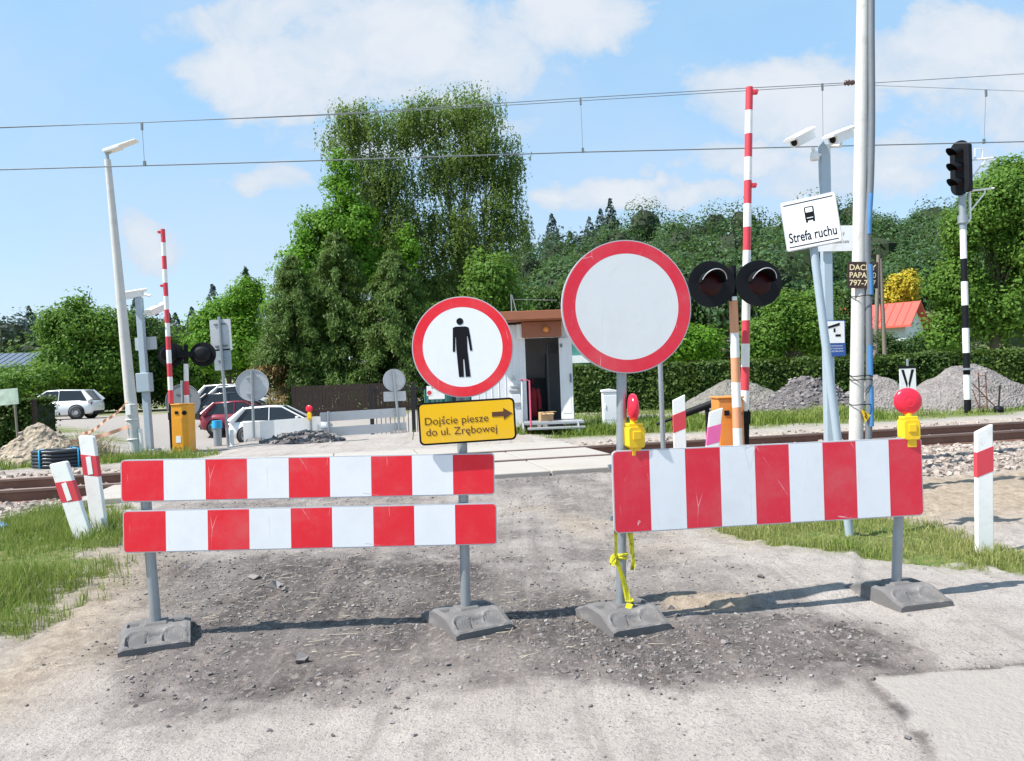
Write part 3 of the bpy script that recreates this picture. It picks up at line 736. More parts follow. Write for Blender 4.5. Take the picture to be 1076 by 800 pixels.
#@@FORE
# ------------------------------------------------------------------ the two road barriers in front
def striped_board(mb, w, h, n, x0, z0, y, r=0.02, M_=None):
    """sheet-metal board: mi 0 edge and back, 1 red, 2 white"""
    body = rrect(w, h, r, 5, x0 + w / 2, z0 + h / 2)
    mb.prism(body, y, y + 0.022, 0, M_)
    inner = rrect(w - 0.012, h - 0.012, r * .8, 5, x0 + w / 2, z0 + h / 2)
    st = (w - 0.012) / n
    for i in range(n):
        a = x0 + 0.006 + i * st
        mb.prism(clipx(inner, a, a + st), y - 0.0015, y + 0.001, 1 if i % 2 == 0 else 2, M_)
def rubber_foot(parent, x, rz, name='rubber_base'):
    """slotted recycled-rubber foot: raised middle, sloping ends with half-round hand pockets"""
    w, Lh, n, m = 0.37, 0.255, 38, 50
    xs = np.linspace(-w / 2, w / 2, n); ys = np.linspace(-Lh, Lh, m); X, Yv = np.meshgrid(xs, ys)
    a = np.abs(Yv)
    H = 0.098 - 0.052 * sst(a, 0.07, 0.235)
    H -= 0.010 * sst(np.abs(X), w / 2 - .03, w / 2)                 # rounded long edges
    H -= 0.012 * sst(a, Lh - .015, Lh)
    for sx in (-.095, .095):                                        # pockets
        d = np.hypot((X - sx) / .058, (a - .185) / .062)
        H -= 0.026 * sst(-d, -1.05, -.85) * sst(a, .12, .20)
        H += 0.007 * np.exp(-((d - 1.12) / .13) ** 2) * (a < .20)
    H -= 0.014 * (1 - sst(np.abs(X), .045, .055)) * (1 - sst(np.abs(a - .165), .018, .028))
    H += 0.012 * (1 - sst(np.maximum(np.abs(X), a), .055, .065))
    H -= 0.016 * (1 - sst(np.abs(np.abs(X) - .12), .025, .035)) * (1 - sst(a, .03, .04))
    V = np.stack([X, Yv, H], -1).reshape(-1, 3); idx = np.arange(n * m).reshape(m, n)
    q = np.stack([idx[:-1, :-1], idx[:-1, 1:], idx[1:, 1:], idx[1:, :-1]], -1).reshape(-1, 4)
    rim = np.concatenate([idx[0, :], idx[1:, -1], idx[-1, -2::-1], idx[-2:0:-1, 0]]); k = len(rim)
    low = V[rim].copy(); low[:, 2] = -0.03; o = len(V)
    sk = np.stack([np.roll(rim, -1), rim, o + np.arange(k), o + (np.arange(k) + 1) % k], -1)
    f = rawmesh(name, np.concatenate([V, low]), np.concatenate([q, sk[:, ::-1]]), M['rubber'], parent, smooth=False)
    f.location = (x, 0, 0); f.rotation_euler = (0, 0, rz)
    return f
def pole_part(parent, x, ztop, lean=0.0, r=0.030, y=0.0, mat_=None, z0=0.05, name='pole'):
    mb = MB(); mb.tube([(x - lean * 0, y, z0), (x + lean * (ztop - z0), y, ztop)], r, 16)
    return mb.build(name, mat_ or M['galv'], parent)
def clamp(parent, x, z, y=-0.0, r=0.034):
    mb = MB(); mb.tube([(x, y, z - .018), (x, y, z + .018)], r, 16); mb.box((x, y - .045, z), (.16, .012, .03)); mb.box((x + .045, y, z), (.02, .02, .03))
    return mb.build('clamp', M['galv'], parent, 0.002)

A = G(165, 672); B = G(490, 656)
rzL = math.atan2(B.y - A.y, B.x - A.x); dL = (B - A).length
za = 0.5 * (gz_at(A.x, A.y)[0] + gz_at(B.x, B.y)[0])
bl_ = thing('road_barrier', 'road barrier of two narrow red and white boards carrying the no-pedestrians sign', 'road barrier', (A.x, A.y, za), rzL, 'red and white road barriers')
rubber_foot(bl_, 0.0, R(20)); rubber_foot(bl_, dL, R(27))
pole_part(bl_, 0.0, 1.03, -0.045); pole_part(bl_, dL, 1.90, 0.015)
for z0 in (0.80, 0.49):
    mb = MB(); striped_board(mb, 2.175, 0.245, 9, 0, 0, 0)
    mb.build('striped_board', [M['alu'], M['red'], M['white']], bl_, 0, (-0.150 if z0 > .6 else -0.148, -0.062, z0 + (0.022 if z0 > .6 else 0.036)), (0, R(1.25), 0))
    for xx in (-0.02, dL): clamp(bl_, xx - (0.03 if xx < 1 else -0.01), z0 + 0.12)
# round sign: no pedestrians
SX, SZ = dL + 0.035, 1.655
mb = MB(); mb.prism(circ(0.300, 0, 0, 72), 0.0, 0.012, 0); mb.prism(circ(0.236, 0, 0, 72), -0.0015, 0.002, 1)
mb.ring(0.292, 0.300, 0, 0, 0.010, 0.026, 72, 0)
sg = mb.build('no_pedestrians_sign', [M['alu'], M['white']], bl_, 0, (SX + .006, -0.060, SZ), label='round white sign with red ring and black standing figure')
MB().ring(0.236, 0.294, 0, 0, -0.0018, 0.001, 72).build('red_border', M['red'], sg)
def zp(pts, cx, cy, k): return [((p[0] - cx) / k, (cy - p[1]) / k) for p in pts]
fig = MB()
body = zp([(250, 197), (262, 191), (310, 191), (324, 197), (330, 235), (338, 305), (327, 306), (318, 238), (315, 238), (315, 300), (325, 427), (302, 427), (298, 345), (293, 345), (294, 427), (271, 427), (263, 300), (263, 240), (261, 240), (257, 308), (246, 308)], 293, 287, 790)
fig.prism(body[::-1], -0.003, 0.0); fig.prism(circ(0.0205, (284 - 293) / 790, (287 - 167) / 790, 24), -0.003, 0.0)
fig.build('pedestrian_figure', M['black'], sg)
clamp(bl_, dL + 0.018, SZ + .12); clamp(bl_, dL + 0.015, SZ - .12)
# yellow direction plate
mb = MB(); mb.prism(rrect(0.570, 0.250, 0.030), 0.0, 0.012, 0)
pl = mb.build('direction_plate', [M['black']], bl_, 0, (dL + 0.052, -0.098, 1.215), (0, R(-1.5), 0), label='yellow plate pointing walkers to Zrębowa street')
MB().prism(rrect(0.548, 0.228, 0.022), -0.0012, 0.001, 0).build('yellow_face', M['yellow'], pl)
polish('Dojście piesze', 0.372, 0.044, (265 - 313) / 790, 0.016, -0.0028, M['brownink'], pl)
polish('do ul. Zrębowej', 0.415, 0.044, (285 - 313) / 790, -0.048, -0.0028, M['brownink'], pl)
ar = MB(); ar.prism([(0.148, 0.018), (0.148, 0.046), (0.216, 0.046), (0.216, 0.066), (0.268, 0.032), (0.216, -0.002), (0.216, 0.018)][::-1], -0.003, 0.0)
ar.build('arrow', M['brownink'], pl)
clamp(bl_, dL + 0.012, 1.215)

Cc = G(653, 653); D = G(942, 629)
rzR = math.atan2(D.y - Cc.y, D.x - Cc.x); dR = (D - Cc).length
zc = 0.5 * (gz_at(Cc.x, Cc.y)[0] + gz_at(D.x, D.y)[0])
br_ = thing('road_barrier', 'road barrier with one deep red and white board under a blank white round sign', 'road barrier', (Cc.x, Cc.y, zc), rzR, 'red and white road barriers')
rubber_foot(br_, 0.0, R(12)); rubber_foot(br_, dR, R(6))
pole_part(br_, 0.0, 2.20, 0.040); pole_part(br_, dR, 1.0, 0.075)
mb = MB(); striped_board(mb, 1.965, 0.480, 9, 0, 0, 0, 0.03)
bd = mb.build('striped_board', [M['alu'], M['red_old'], M['white']], br_, 0, (-0.045, -0.084, 0.535), (0, R(0.35), 0))
for xx in (0.02, dR + .04):
    for zz in (0.62, 0.92): clamp(br_, xx, zz)
SX, SZ = 0.090, 1.855
mb = MB(); mb.prism(circ(0.392, 0, 0, 80), 0.0, 0.012, 0); mb.prism(circ(0.312, 0, 0, 80), -0.0015, 0.002, 1); mb.ring(0.382, 0.392, 0, 0, 0.010, 0.028, 80, 0)
sg2 = mb.build('no_entry_sign', [M['alu'], M['white_old']], br_, 0, (SX, -0.056, SZ), (0, R(3), 0), label='round scuffed white sign with a red ring')
MB().ring(0.312, 0.386, 0, 0, -0.0018, 0.001, 80).build('red_border', M['red_old'], sg2)
clamp(br_, 0.07, SZ + .16); clamp(br_, 0.06, SZ - .16)

def warning_lamp(loc, rz, label, disc_yaw, r=0.083):
    t = thing('warning_lamp', label, 'warning lamp', loc, rz, 'red warning lamps on road barriers')
    mb = MB(); mb.prism(rrect(0.10, 0.125, 0.018, 4, 0, 0.064), -0.045, 0.045, 0); mb.prism(rrect(0.088, 0.02, 0.006, 3, 0, 0.136), -0.035, 0.035); mb.box((0, -0.048, 0.075), (0.05, 0.008, 0.05)); mb.box((0, 0.0, -0.02), (0.06, 0.07, 0.05))
    mb.build('battery_box', M['boxyellow'], t, 0.006)
    mb = MB(); mb.box((0.058, 0, 0.09), (0.02, 0.03, 0.02)); mb.build('catch', M['boxyellow'], t, 0.003)
    mb = MB(); mb.tube([(0, 0, .14), (0, 0, .165)], .022, 12); mb.build('neck', M['boxyellow'], t)
    Mx = Matrix.Translation((0, 0, 0.155 + r)) @ Matrix.Rotation(disc_yaw, 4, 'Z') @ Matrix.Rotation(R(90), 4, 'X')
    mb = MB(); mb.lathe([(0.004, -0.032), (r * .6, -0.028), (r * .92, -0.018), (r, -0.006), (r, 0.006), (r * .92, 0.018), (r * .6, 0.028), (0.004, 0.032)], 32, 0, Mx)
    mb.ring(r * .35, r * .42, 0, 0, -0.031, -0.02, 32, 0, Matrix.Translation((0, 0, 0.155 + r)) @ Matrix.Rotation(disc_yaw, 4, 'Z'))
    mb.build('lens', M['lampred'], t)
    return t
def on_right(x, z, y=-0.066): return Vector((Cc.x + x * math.cos(rzR) - y * math.sin(rzR), Cc.y + x * math.sin(rzR) + y * math.cos(rzR), zc + z))
warning_lamp(on_right(0.105, 1.025, -0.050), rzR + R(4), 'red warning lamp seen edge-on, on the board under the blank white sign', R(78), 0.082)
warning_lamp(on_right(1.860, 0.990, -0.055), rzR - R(8), 'red warning lamp facing the viewer on the outer end of the board', R(-6), 0.083)
# yellow tape knotted to the pole
mb = MB()
def strip(mb, pts, w, axis_=(1, 0, 0)):
    a = Vector(axis_) * w / 2; vs = []
    for i, p in enumerate(pts):
        tw = Matrix.Rotation(0.5 * math.sin(i * 1.3), 3, 'Z'); vs += [Vector(p) - tw @ a, Vector(p) + tw @ a]
    mb.add(vs, [(2 * i, 2 * i + 1, 2 * i + 3, 2 * i + 2) for i in range(len(pts) - 1)], 0, True)
strip(mb, [(-.045, -.045, .55), (-.047, -.05, .47), (-.045, -.05, .40), (-.03, -.045, .37)], .022)
strip(mb, [(.045, -.045, .55), (.055, -.05, .45), (.06, -.05, .36), (.05, -.05, .31), (.063, -.045, .34), (.05, -.04, .44), (.035, -.03, .55)], .022)
strip(mb, [(-.05, -.05, .40), (-.075, -.055, .385), (-.085, -.06, .36), (-.06, -.06, .355), (-.045, -.055, .385)], .03, (0, .3, 1))
strip(mb, [(-.05, -.05, .39), (-.03, -.058, .33), (-.005, -.058, .26), (.012, -.06, .19), (.022, -.065, .13)], .034)
strip(mb, [(-.04, -.052, .385), (-.02, -.06, .32), (.0, -.062, .25), (.018, -.066, .18), (.02, -.07, .14)], .028, (.8, .5, 0))
strip(mb, [(.022, -.065, .15), (.05, -.075, .13), (.035, -.085, .105), (.005, -.08, .115), (.02, -.075, .15)], .03, (.4, .3, .9))
for (a, b_) in ((.385, .40), (.40, .37)): mb.tube([(.036 * math.cos(q / 8 * 6.283), .036 * math.sin(q / 8 * 6.283), a + (b_ - a) * q / 8) for q in range(9)], .008, 6)
o = mb.build('ribbon', M['ribbon'], None); o.location = (Cc.x, Cc.y, zc); o.rotation_euler = (0, 0.035, rzR)
tag(o, 'yellow and black tape knotted round the pole below the deep board', 'tape')

def delineator(label, px, Y, pxt, pyt, h, w=0.125, style='slant', band=None, group='white and red roadside marker posts', rz=0.0):
    p = og(px, Y); top = P(pxt, pyt, Y)
    lean = math.atan2(top.x - p.x, top.z - p.z)
    t = thing('marker_post', label, 'marker post', (p.x, p.y, p.z - 0.04), rz, group, lean)
    h = math.hypot(top.x - p.x, top.z - p.z) + 0.04
    mb = MB(); prof = [(-w / 2, 0.0), (-w / 2, h - 0.06), (w / 2, h), (w / 2, 0.0)] if style == 'slant' else [(-w / 2, 0.0), (-w / 2, h - .012), (-w / 2 + .012, h), (w / 2 - .012, h - .02), (w / 2, h - 0.035), (w / 2, 0.0)]
    mb.prism(prof[::-1], -0.022, 0.022)
    mb.build('post', M['whitep'], t, 0.006)
    z1 = h - 0.19; z0 = z1 - 0.19
    bd = MB()
    sk = 0.05 if style == 'slant' else -0.035
    bd.prism([(-w / 2 - .001, z0 - sk / 2), (w / 2 + .001, z0 + sk / 2), (w / 2 + .001, z1 + sk / 2), (-w / 2 - .001, z1 - sk / 2)], -0.0235, 0.0235)
    o = bd.build('red_band', band or M['redpaint'], t)
    if style != 'slant':
        MB().prism([(-.024, z0 + .012), (.024, z0 + .012), (.024, z1 - .012), (-.024, z1 - .012)], -0.0265, -0.022).build('reflector', M['whitep'], o)
    return t
delineator('white marker post standing straight in dry grass right of the deep board', 1034, 5.9, 1033, 446, 0.95, 0.124)
delineator('white marker post with reflector tipping furthest over in the left grass', 90, 6.9, 61, 485, 0.9, 0.165, 'flat', rz=R(-6))
delineator('taller white marker post with reflector leaning slightly in the left grass', 106, 7.1, 91, 457, 0.9, 0.145, 'flat', rz=R(-6))
delineator('upright marker post with a red band between a grey pole and a leaning pink post', 716, 8.2, 713, 415, 0.9, 0.13)
delineator('leaning marker post with a faded pink band beside the orange barrier machine', 741, 8.0, 752, 428, 0.9, 0.13, 'slant', M['magenta'])
#@@MID
# ------------------------------------------------------------------ level crossing equipment
def banded(mb, r0, r1, zs, pattern, n=16, x=0, y=0):
    """tube of coloured bands; zs ascending"""
    z0, z1 = zs[0], zs[-1]
    for i in range(len(zs) - 1):
        ra = r0 + (r1 - r0) * (zs[i] - z0) / (z1 - z0); rb = r0 + (r1 - r0) * (zs[i + 1] - z0) / (z1 - z0)
        mb.tube([(x, y, zs[i]), (x, y, zs[i + 1])], [ra, rb], n, pattern[i % len(pattern)], cap=(i == len(zs) - 2))
def zof(px, py, Y, base): return P(px, py, Y).z - base.z
def barrier_machine(label, px, Y, px_top, py_top, width, hm, stripe, mats, flip=1, n=None):
    p = og(px, Y); top = P(px_top, py_top, Y)
    t = thing('crossing_gate', label, 'crossing gate', p, 0, 'raised red and white crossing gates')
    mb = MB(); w = width
    mb.box((0, 0, hm / 2 + .02), (w, 0.34, hm - .04)); mb.box((0, 0, 0.025), (w + .06, .40, .05)); mb.box((0, 0, hm + .012), (w + .03, .37, .025))
    mb.build('machine_cabinet', mats[0], t, 0.015)
    mb = MB(); mb.box((0, -0.172, hm * .42), (w * .78, .008, hm * .62)); mb.box((-w * .12, -0.178, hm * .28), (w * .28, .006, hm * .14), 1)
    mb.lathe([(.045, 0), (.045, .03)], 16, 2, Matrix.Translation((w * .28, -.17, hm * .83)) @ Matrix.Rotation(R(90), 4, 'X')); mb.box((-w * .18, -0.176, hm * .84), (w * .2, .006, .06), 2)
    mb.build('cabinet_door', [mats[0], M['whitep'], M['blackp']], t)
    lean = math.atan2(top.x - p.x - flip * (w / 2 + .05), top.z - p.z - hm * .8)
    arm = bpy.data.objects.new('boom', None)
    # boom and counterweight, raised
    bx = flip * (w / 2 + .06)
    Lb = math.hypot(top.x - p.x - bx, top.z - p.z - hm * .8)
    zs = [Lb - i * stripe for i in range(int((Lb - .0) / stripe) + 1)][::-1]
    mb = MB()
    nb = len(zs) - 1
    pat = [0 if (nb - 1 - i) % 2 == 0 else 1 for i in range(nb)]
    for i in range(nb): mb.tube([(0, 0, zs[i]), (0, 0, zs[i + 1])], .052 - .008 * i / nb, 14, pat[i], cap=(i == nb - 1), flat=1.0)
    bo = mb.build('boom', [M['redpaint'], M['whitepaint']], t, 0, (bx, 0, hm * .8), (0, lean, 0))
    for zz in (Lb - .06, Lb - .06 - stripe * 4.0):
        mb = MB(); mb.box((flip * .06, -.01, zz), (.07, .05, .05)); mb.lathe([(.022, 0), (.022, .02)], 10, 0, Matrix.Translation((flip * .075, -.035, zz)) @ Matrix.Rotation(R(90), 4, 'X'))
        mb.build('boom_lamp', M['redpaint'], bo)
    mb = MB(); mb.box((0, 0, -hm * .36), (.10, .09, hm * .85)); mb.box((0, 0, -.03), (.12, .12, .16)); mb.box((0, .0, zs[0] / 2), (.085, .08, abs(zs[0]) + .04))
    mb.build('counterweight', M['blackp'], t, 0.008, (bx, 0, hm * .8), (0, lean, 0))
    return t
barrier_machine('crossing gate with its boom raised beside the big black signal heads, nearer one', 767, 9.4, 786.5, 92, 0.30, 1.08, 0.285, [M['orange2']], 1)
barrier_machine('crossing gate with bright orange machine by the car park, boom raised beyond the track', 194, 16.2, 171.5, 241, 0.36, 1.0, 0.283, [M['orange']], -1)

def crossing_signal(label, px, Y, rz, zc_, post_bands, post_mats, rdisc=0.265, gap=0.30, lean=0.0):
    p = og(px, Y)
    t = thing('crossing_signal', label, 'crossing signal', p, rz, 'twin lamp level crossing signals', lean)
    mb = MB(); banded(mb, .056, .05, post_bands, [0, 1]); mb.build('post', post_mats, t)
    mb = MB(); mb.tube([(0, 0, 0), (0, 0, .10)], [.11, .085], 16); mb.build('post_foot', M['darksteel'], t)
    mb = MB(); mb.box((0, .02, zc_), (gap * 1.7, .07, .12)); mb.tube([(0, .0, zc_ - .27), (0, .0, zc_ + .22)], .045, 12); mb.box((0, -.035, zc_ - .17), (.06, .03, .05), 1); mb.box((0, -.045, zc_ + .02), (.03, .02, .03), 1)
    mb.build('crossbar', [M['blackp'], M['whitepaint']], t, 0.006)
    for sx in (-1, 1):
        hd = bpy.data.objects.new('signal_head', None)
        Mx = Matrix.Rotation(R(90), 4, 'X')
        mb = MB()
        # dished backboard, slightly egg-shaped, and lamp house behind it
        n = 40
        outl = [(rdisc * (1.0 + (.10 if math.cos(2 * math.pi * i / n) * sx < 0 else 0)) * math.cos(2 * math.pi * i / n), rdisc * 1.0 * math.sin(2 * math.pi * i / n)) for i in range(n)]
        mb.prism(outl, -.03, -.012)
        mb.lathe([(.17, -.0), (.17, .14), (.12, .2), (.02, .21)], 24, 0, Matrix.Rotation(R(-90), 4, 'X'))
        hd = mb.build('signal_head', M['blackp'], t, 0.003, (sx * gap, -.05, zc_))
        mb = MB(); mb.lathe([(.005, .052), (.07, .05), (.115, .042), (.135, .03)], 32, 0, Mx); mb.build('lens', M['lens'], hd)
        vz = MB(); nv = 18; vs = []
        for i in range(nv + 1):
            a = R(5 + 170 * i / nv); ca, sa = math.cos(a), math.sin(a)
            for (yy_, rr) in ((-.03, .150), (-.03, .144), (-.24, .142), (-.24, .150)):
                vs.append((rr * ca, yy_ * (0.55 + .45 * sa) if yy_ < -.1 else yy_, rr * sa))
        fs = []
        for i in range(nv):
            a, b2 = 4 * i, 4 * i + 4
            fs += [(a, a + 3, b2 + 3, b2), (a + 1, b2 + 1, b2 + 2, a + 2), (a + 3, a + 2, b2 + 2, b2 + 3)]
        vz.add(vs, fs, 0, False); vz.build('visor', [M['blackp']], hd)
        rim_ = MB(); rim_.tube([(.148 * math.cos(R(15 + 150 * i / 16)), -.235 * (.55 + .45 * math.sin(R(15 + 150 * i / 16))) - .006, .148 * math.sin(R(15 + 150 * i / 16))) for i in range(17)], .0055, 6)
        rim_.build('visor_edge', M['alu'], hd)
    return t
p0 = og(776, 9.1)
zsig = P(775, 299, 9.1).z - p0.z
bands = [zof(775, y, 9.1, p0) for y in (468, 450, 428, 402, 376, 350, 322)]
bands = [0.0] + bands[:-1] + [zsig - .2]
crossing_signal('black twin-lamp crossing signal facing the viewer on a faded orange and white post', 777, 9.1, R(6), zsig, bands, [M['tan'], M['whitepaint']], .272, .30, .005)
p0 = og(196, 16.6); zs2 = P(188, 373, 16.6).z - p0.z
crossing_signal('black twin-lamp crossing signal seen from behind over the bright orange machine', 197, 16.6, R(184), zs2, [0, .3, .6, .9, 1.2, 1.5, zs2 - .2], [M['redpaint'], M['whitepaint']], .265, .35, -.02)

def cctv_cam(parent, x, y, z, yaw, pitch, size=1.0, col=None):
    """boxy camera in a sunshield on a bent arm"""
    mb = MB(); s = size
    Mx = Matrix.Translation((x, y, z)) @ Matrix.Rotation(yaw, 4, 'Z') @ Matrix.Rotation(pitch, 4, 'X')
    mb.prism([(-.055 * s, -.05 * s), (.055 * s, -.05 * s), (.055 * s, .045 * s), (-.055 * s, .045 * s)], -.17 * s, .13 * s, 0, Mx)
    mb.prism([(-.07 * s, .03 * s), (.07 * s, .03 * s), (.075 * s, .055 * s), (.04 * s, .07 * s), (-.04 * s, .07 * s), (-.075 * s, .055 * s)], -.24 * s, .15 * s, 0, Mx)
    mb.lathe([(.035 * s, .0), (.035 * s, .012 * s)], 16, 1, Mx @ Matrix.Translation((0, -.165 * s, 0)) @ Matrix.Rotation(R(90), 4, 'X'))
    c = mb.build('camera', [col or M['whitepaint'], M['blackp']], parent, 0.004)
    return c
# right camera pole
pb = og(873, 8.7); tp = P(866, 152, 8.7)
lean = math.atan2(tp.x - pb.x, tp.z - pb.z); hh = (tp - pb).length
cp = thing('camera_pole', 'pale grey square pole with two white cameras beside the concrete pole', 'camera pole', pb, 0, 'surveillance camera poles', lean)
mb = MB(); mb.box((0, 0, hh / 2), (.105, .105, hh)); mb.build('pole', M['bluegrey'], cp, 0.012)
mb = MB(); mb.tube([(-.02, -.02, hh - .12), (-.12, -.04, hh - .13), (-.15, -.05, hh - .05)], .02, 8); mb.lathe([(.045, 0), (.05, .04), (.04, .09), (.01, .1)], 16, 0, Matrix.Translation((-.13, -.05, hh - .19)))
mb.tube([(.05, 0, hh - .02), (.17, -.02, hh - .03), (.18, -.04, hh + .01)], .02, 8); mb.build('bracket', M['whitepaint'], cp)
cctv_cam(cp, -.27, -.10, hh + .05, R(-58), R(26), 1.05); cctv_cam(cp, .16, -.10, hh + .06, R(-58), R(22), 1.05)
zq = zof(873, 252, 8.7, pb)
mb = MB(); mb.prism(rrect(.40, .285, .01, 3, .07, zq), -.085, -.07, 0); pq = mb.build('notice_plate', M['whitep'], cp)
lettering('A 237', .13, .035, .11, zq + .045, -.0865, M['black'], pq); lettering('ZEBRA-NW', .19, .032, .13, zq - .04, -.0865, M['black'], pq)
zq = zof(875, 356, 8.7, pb)
mb = MB(); mb.prism(rrect(.235, .40, .012, 3, .045, zq), -.085, -.07, 0); pq = mb.build('camera_notice', M['navy'], cp, label='white and blue camera notice plate')
mb = MB(); mb.prism(rrect(.215, .245, .008, 3, .045, zq + .07), -.0865, -.0845); wf = mb.build('white_field', M['whitep'], pq)
mb = MB(); mb.prism([(-.03, zq + .11), (.10, zq + .145), (.10, zq + .175), (-.03, zq + .135)], -.0885, -.0862); mb.prism([(.03, zq + .07), (.05, zq + .07), (.05, zq + .115), (.03, zq + .11)], -.0885, -.0862); mb.prism([(.05, zq + .02), (.11, zq + .02), (.11, zq + .045), (.05, zq + .045)], -.0885, -.0862)
mb.build('camera_symbol', M['black'], pq)
for i, zz in enumerate((-.085, -.115, -.145)): lettering(('TEREN MONITOROWANY', 'OBIEKT CHRONIONY', 'CAŁODOBOWO')[i], .18, .016, .045, zq + zz, -.0868, M['whitep'], pq)

# leaning pole with the zone sign
pb = og(893, 6.5); tp = P(848, 205, 6.5); Y2 = 6.5
lean = math.atan2(tp.x - pb.x, tp.z - pb.z); hh = (tp - pb).length
zs_ = thing('zone_sign', 'leaning blue-grey pole with the white Strefa ruchu sign', 'traffic sign', pb, 0, None, lean)
mb = MB(); mb.tube([(0, 0, -.05), (0, 0, hh)], .034, 14); mb.build('pole', M['bluegrey'], zs_)
hs = hh - .24
mb = MB(); mb.prism(rrect(.44, .42, .02), 0, .03, 0); sp_ = mb.build('sign_panel', [M['alu']], zs_, 0.002, (-.02, -.055, hs), (0, R(-1.5), R(-24)))
MB().prism(rrect(.425, .405, .016), -.0014, .001).build('white_face', M['white'], sp_)
for zl_ in (.178, -.178): fr = MB(); fr.box((0, -.002, zl_), (.39, .002, .008)); fr.build('frame_line', M['black'], sp_)
bus = MB(); bus.prism(rrect(.075, .115, .012, 3, 0.0, .075), -.003, -.001, 0); bus.prism(rrect(.055, .038, .004, 3, 0, .104), -.004, -.0028, 1); bus.box((-.028, -.002, .012), (.016, .002, .02), 0); bus.box((.028, -.002, .012), (.016, .002, .02), 0); bus.box((0, -.004, .038), (.05, .001, .006), 1)
bus.build('bus_symbol', [M['black'], M['white']], sp_)
lettering('Strefa ruchu', .375, .082, 0.0, -.10, -.003, M['black'], sp_, offset=0.012)

# thin post behind the blank sign
pb = og(699, 8.4); mb = MB(); tp = P(697, 372, 8.4)
t = thing('sign_post', 'thin grey post rising behind the blank round sign', 'sign post', pb, 0)
mb.tube([(0, 0, -.02), (0, 0, tp.z - pb.z)], .027, 12); mb.build('post', M['galv'], t)
mb = MB(); mb.tube([(0, 0, tp.z - pb.z - .001), (0, 0, tp.z - pb.z + .015)], .029, 12); mb.build('cap', M['blackp'], t)

pA, pB = P(690, 446, 10.4), P(749, 424, 10.2); t = thing('steel_tube', 'black steel tube propped slanting behind the two short marker posts', 'tube', pA)
mb = MB(); d_ = pB - pA; mb.tube([Vector((0, 0, 0)), d_ * .52], .022, 8); mb.tube([d_ * .5, d_], .05, 10); mb.build('tube', M['blackp'], t)
mb = MB(); q = og(742, 10.3) - pA; mb.tube([d_ * .9, Vector((d_.x * .9, d_.y * .9, q.z))], .03, 8); mb.build('prop', M['blackp'], t)
# concrete utility pole with cable, conduit and board
pb = og(899, 10.6); tp = P(907, -10, 10.6)
lean = math.atan2(tp.x - pb.x, tp.z - pb.z); hh = (tp - pb).length + 1.6
up = thing('utility_pole', 'tall pale concrete utility pole wrapped with a grey cable and blue conduit', 'utility pole', pb, 0, None, lean)
mb = MB(); mb.tube([(0, 0, -.05), (0, 0, hh)], [.094, .078], 20); mb.build('shaft', M['concrete'], up)
pts = []
for i in range(60):
    z = hh * i / 59
    pts.append((.135 - .007 * z + .010 * math.sin(z * 1.7) - .030 * math.exp(-((z - 3.1) / .5) ** 2), -.072, z))
mb = MB(); mb.tube(pts, .046, 10); mb.build('cable', M['cable'], up)
for (ya, yb) in ((248, 208), (308, 276), (398, 366), (452, 405)):
    a, b_ = zof(905, ya, 10.6, pb), zof(905, yb, 10.6, pb)
    q = [Vector(p) + Vector((.012 + .01 * math.sin(p[2] * 3), -.030, 0)) for p in pts if a - .06 <= p[2] <= b_ + .06]
    if len(q) > 1: mb = MB(); mb.tube(q, .034, 8); mb.build('conduit', M['blue'], up)
for yq in (312, 395, 399, 425):
    zz = zof(900, yq, 10.6, pb); mb = MB()
    mb.tube([(.045 + .15 * math.cos(a * .3927), -.03 + .125 * math.sin(a * .3927), zz + .01 * math.cos(a)) for a in range(17)], .007, 6); mb.build('strap', M['blackp'], up)
zq = zof(901, 290, 10.6, pb)
mb = MB(); mb.prism(rrect(.42, .36, .008, 2, 0.01, zq), -.104, -.095); ab = mb.build('advert_board', M['wood'], up, label='dark roofing advert board lettered in pale yellow')
M['cream'] = mat('cream_letters', (0.85, 0.70, 0.42), 0.6)
for (tx, w_, dz) in (('DACHY', .36, .105), ('PAPA 20', .36, 0.0), ('797-767', .36, -.105)): lettering(tx, w_, .075, .01, zq + dz, -.1055, M['cream'], ab, offset=0.015)
zq = zof(907, 437, 10.6, pb)
mb = MB(); mb.prism([(.0, zq + .11), (.14, zq + .02), (.07, zq - .08)][::-1], -.125, -.12, 0); wt_ = mb.build('warning_triangle', M['boxyellow'], up)
mb = MB(); mb.tube([(.055, -.127, zq + .05), (.085, -.127, zq + .02), (.06, -.127, zq + .01), (.085, -.127, zq - .03)], .008, 5); mb.build('lightning_mark', M['black'], wt_)

# railway signal mast
Ym = 19.4; pb = og(1017, Ym); tp = P(1011, 205, Ym)
lean = math.atan2(tp.x - pb.x, tp.z - pb.z); hh = (tp - pb).length
ms = thing('railway_signal', 'tall black and white banded mast with a black railway signal head', 'railway signal', pb, 0, None, lean)
zb = [0.0] + [zof(1015, y, Ym, pb) for y in (420, 394, 371, 345, 321, 296, 272, 241)]
mb = MB(); banded(mb, .082, .075, zb, [0, 1]); mb.build('mast', [M['blackp'], M['whitepaint']], ms)
mb = MB(); mb.tube([(0, 0, zb[-1]), (0, 0, hh + .1)], .085, 14); mb.tube([(0, 0, zb[2] + .12), (0, 0, zb[2] + .17)], .15, 16); mb.tube([(0, 0, zb[-1] + .15), (0, 0, zb[-1] + .35)], .12, 14); mb.build('coupling', M['galv'], ms)
Mh = Matrix.Translation((-.02, -.05, hh)) @ Matrix.Rotation(R(-68), 4, 'Z')
z1 = zof(1012, 150, Ym, pb) - hh
mb = MB(); mb.prism(rrect(.52, z1 + .05, .24, 8, 0, z1 / 2), -.09, -.05, 0, Mh); mb.prism(rrect(.34, z1 - .12, .05, 4, 0, z1 / 2), -.055, .16, 0, Mh)
